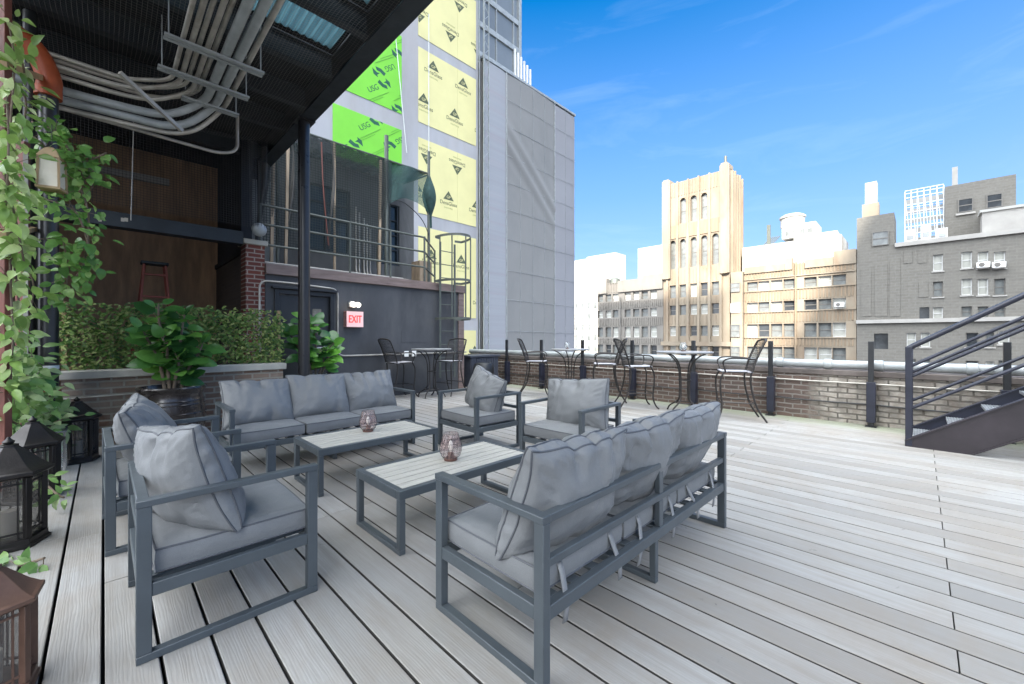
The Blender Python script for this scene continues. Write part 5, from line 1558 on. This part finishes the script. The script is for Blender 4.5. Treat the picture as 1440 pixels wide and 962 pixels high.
for k in range(9):
    z = 13.5+k
    for x in (xa, xa+1.6): m.bar((x,ya,z), (x,yb,z), .09, .09)
m.build('ledgers', M['white'], r)
m = MB()
for k in range(6): y = ya+(yb-ya)*k/6; y2 = ya+(yb-ya)*(k+1)/6; m.bar((xa,y,13.5), (xa,y2,21), .06, .06)
m.build('braces', M['white'], r)
m = MB()
for k in range(5): m.box((xa+.7,ya,14.4+k*1.35), (xa+.8,yb,15.0+k*1.35))
m.build('sign_boards', M['whitewall'], r)
MB().bar((xa,-3.2,20.9),(xa,-3.2,23.4),.5,.5).build('mast', M['trim'], r)

# ---------------------------------------------------------------- unseen office towers behind the deck; added to shade it and the facades
def caster(x0, x1, y0, y1, top, lb):
    r = empty('caster_tower', ((x0+x1)/2,(y0+y1)/2,-35), lb, 'tower', 'office towers added behind the terrace for shade')
    MB().box((x0,y0,-35), (x1,y1,top)).build('walls', M['caster'], r)
    if y1 < -80: MB().box((x0,y0,top+.01), (x1,y1-8,top+16)).build('caster_top', M['caster'], r)  # upper block added to carry the shadow onto the far penthouse
    z = -30
    while z < top-3:
        MB().box((x1+.01,y0+2,z), (x1+.06,y1-2,z+2.0)).build('window_band', M['panegrey'], r); z += 4.2
caster(-206,-167,-74,-2,201,'tall stone office tower added far behind the terrace on the left to cast shade')
caster(-210,-154,-130,-86,199,'tall stone office tower added further behind the terrace to cast shade')
SKY_SAT = 1.55; SKY_STR = .1; SUN_E = 4.4; EXPO = 1.6
FILL_CLOUD = (23, 24.2, 25.6); CIRRUS = (9, 9.5, 10)
# ================================================================ light, sky, camera
SUN = V((-.74, -.30, .60)).normalized()
w = bpy.data.worlds.new('World'); sc.world = w; w.use_nodes = True
nt = w.node_tree; bg = nt.nodes['Background']
sky = nt.nodes.new('ShaderNodeTexSky'); sky.sky_type = 'NISHITA'; sky.sun_disc = False
sky.sun_elevation = math.asin(SUN.z); sky.sun_rotation = math.atan2(SUN.x, SUN.y)
sky.air_density = 1.0; sky.dust_density = .3; sky.ozone_density = 2.5
tc = nt.nodes.new('ShaderNodeTexCoord')
def wn(vec, sc_, stretch, det=7, dist=.3):
    mp = nt.nodes.new('ShaderNodeMapping'); mp.inputs['Scale'].default_value = stretch
    nt.links.new(vec, mp.inputs[0]); return noi(nt, mp.outputs[0], sc_, det, .6, dist)
hs = nt.nodes.new('ShaderNodeHueSaturation'); hs.inputs['Saturation'].default_value = SKY_SAT; hs.inputs['Value'].default_value = 1
nt.links.new(sky.outputs[0], hs.inputs['Color'])
# unseen cloud bank added overhead behind the deck as fill, thin cirrus elsewhere
dotn = nt.nodes.new('ShaderNodeVectorMath'); dotn.operation = 'DOT_PRODUCT'
dotn.inputs[1].default_value = V((-.48,-.06,.87)).normalized()
nt.links.new(tc.outputs['Generated'], dotn.inputs[0])
cn = wn(tc.outputs['Generated'], 2.2, (1,1,2.2))
ad = nt.nodes.new('ShaderNodeMath'); ad.operation = 'MULTIPLY_ADD'; ad.inputs[1].default_value = .9
nt.links.new(dotn.outputs['Value'], ad.inputs[0]); nt.links.new(cn, ad.inputs[2]); hf = nt.nodes.new("ShaderNodeMath"); hf.operation = "MULTIPLY"; hf.inputs[1].default_value = .5; nt.links.new(ad.outputs[0], hf.inputs[0])
fill_bank = ramp(nt, hf.outputs[0], [(.44, (0,0,0)), (.58, (1,1,1))])
ci = wn(tc.outputs['Generated'], 2.6, (1,1,5.5), 8, .8)
cir = ramp(nt, ci, [(.52, (0,0,0)), (.80, (.045,.045,.045))])
sepz = nt.nodes.new('ShaderNodeSeparateXYZ'); nt.links.new(tc.outputs['Generated'], sepz.inputs[0])
hz = ramp(nt, sepz.outputs[2], [(0, (.9,.9,.9)), (.28, (.58,.58,.58)), (.64, (0,0,0))])
c0 = mixc(nt, hz, hs.outputs[0], (1.75,2.1,3.4))
c1 = mixc(nt, cir, c0, CIRRUS)
c2 = mixc(nt, fill_bank, c1, FILL_CLOUD)
nt.links.new(c2, bg.inputs[0]); bg.inputs[1].default_value = SKY_STR
ld = bpy.data.lights.new('sun', 'SUN'); ld.energy = SUN_E; ld.angle = R(.5); ld.color = (1, .93, .82)
lo = bpy.data.objects.new('sun', ld); col.objects.link(lo)
lo.rotation_euler = (-SUN).to_track_quat('-Z', 'Y').to_euler(); lo.location = SUN*100
# the sign and the lit lamp head
cd = bpy.data.cameras.new('camera'); co_ = bpy.data.objects.new('camera', cd); col.objects.link(co_)
cd.sensor_width = 36; cd.lens = F/1440*36; cd.shift_y = -6/1440
cd.clip_start = .05; cd.clip_end = 5000
co_.location = (0,0,H); co_.rotation_euler = (R(90), 0, R(-45))
sc.camera = co_
vs_ = sc.view_settings; vs_.view_transform = 'Standard'; vs_.look = 'None'; vs_.exposure = EXPO; vs_.gamma = 1
vs_.use_curve_mapping = False
sc.cycles.max_bounces = 8; sc.cycles.transparent_max_bounces = 24; sc.cycles.sample_clamp_indirect = 6
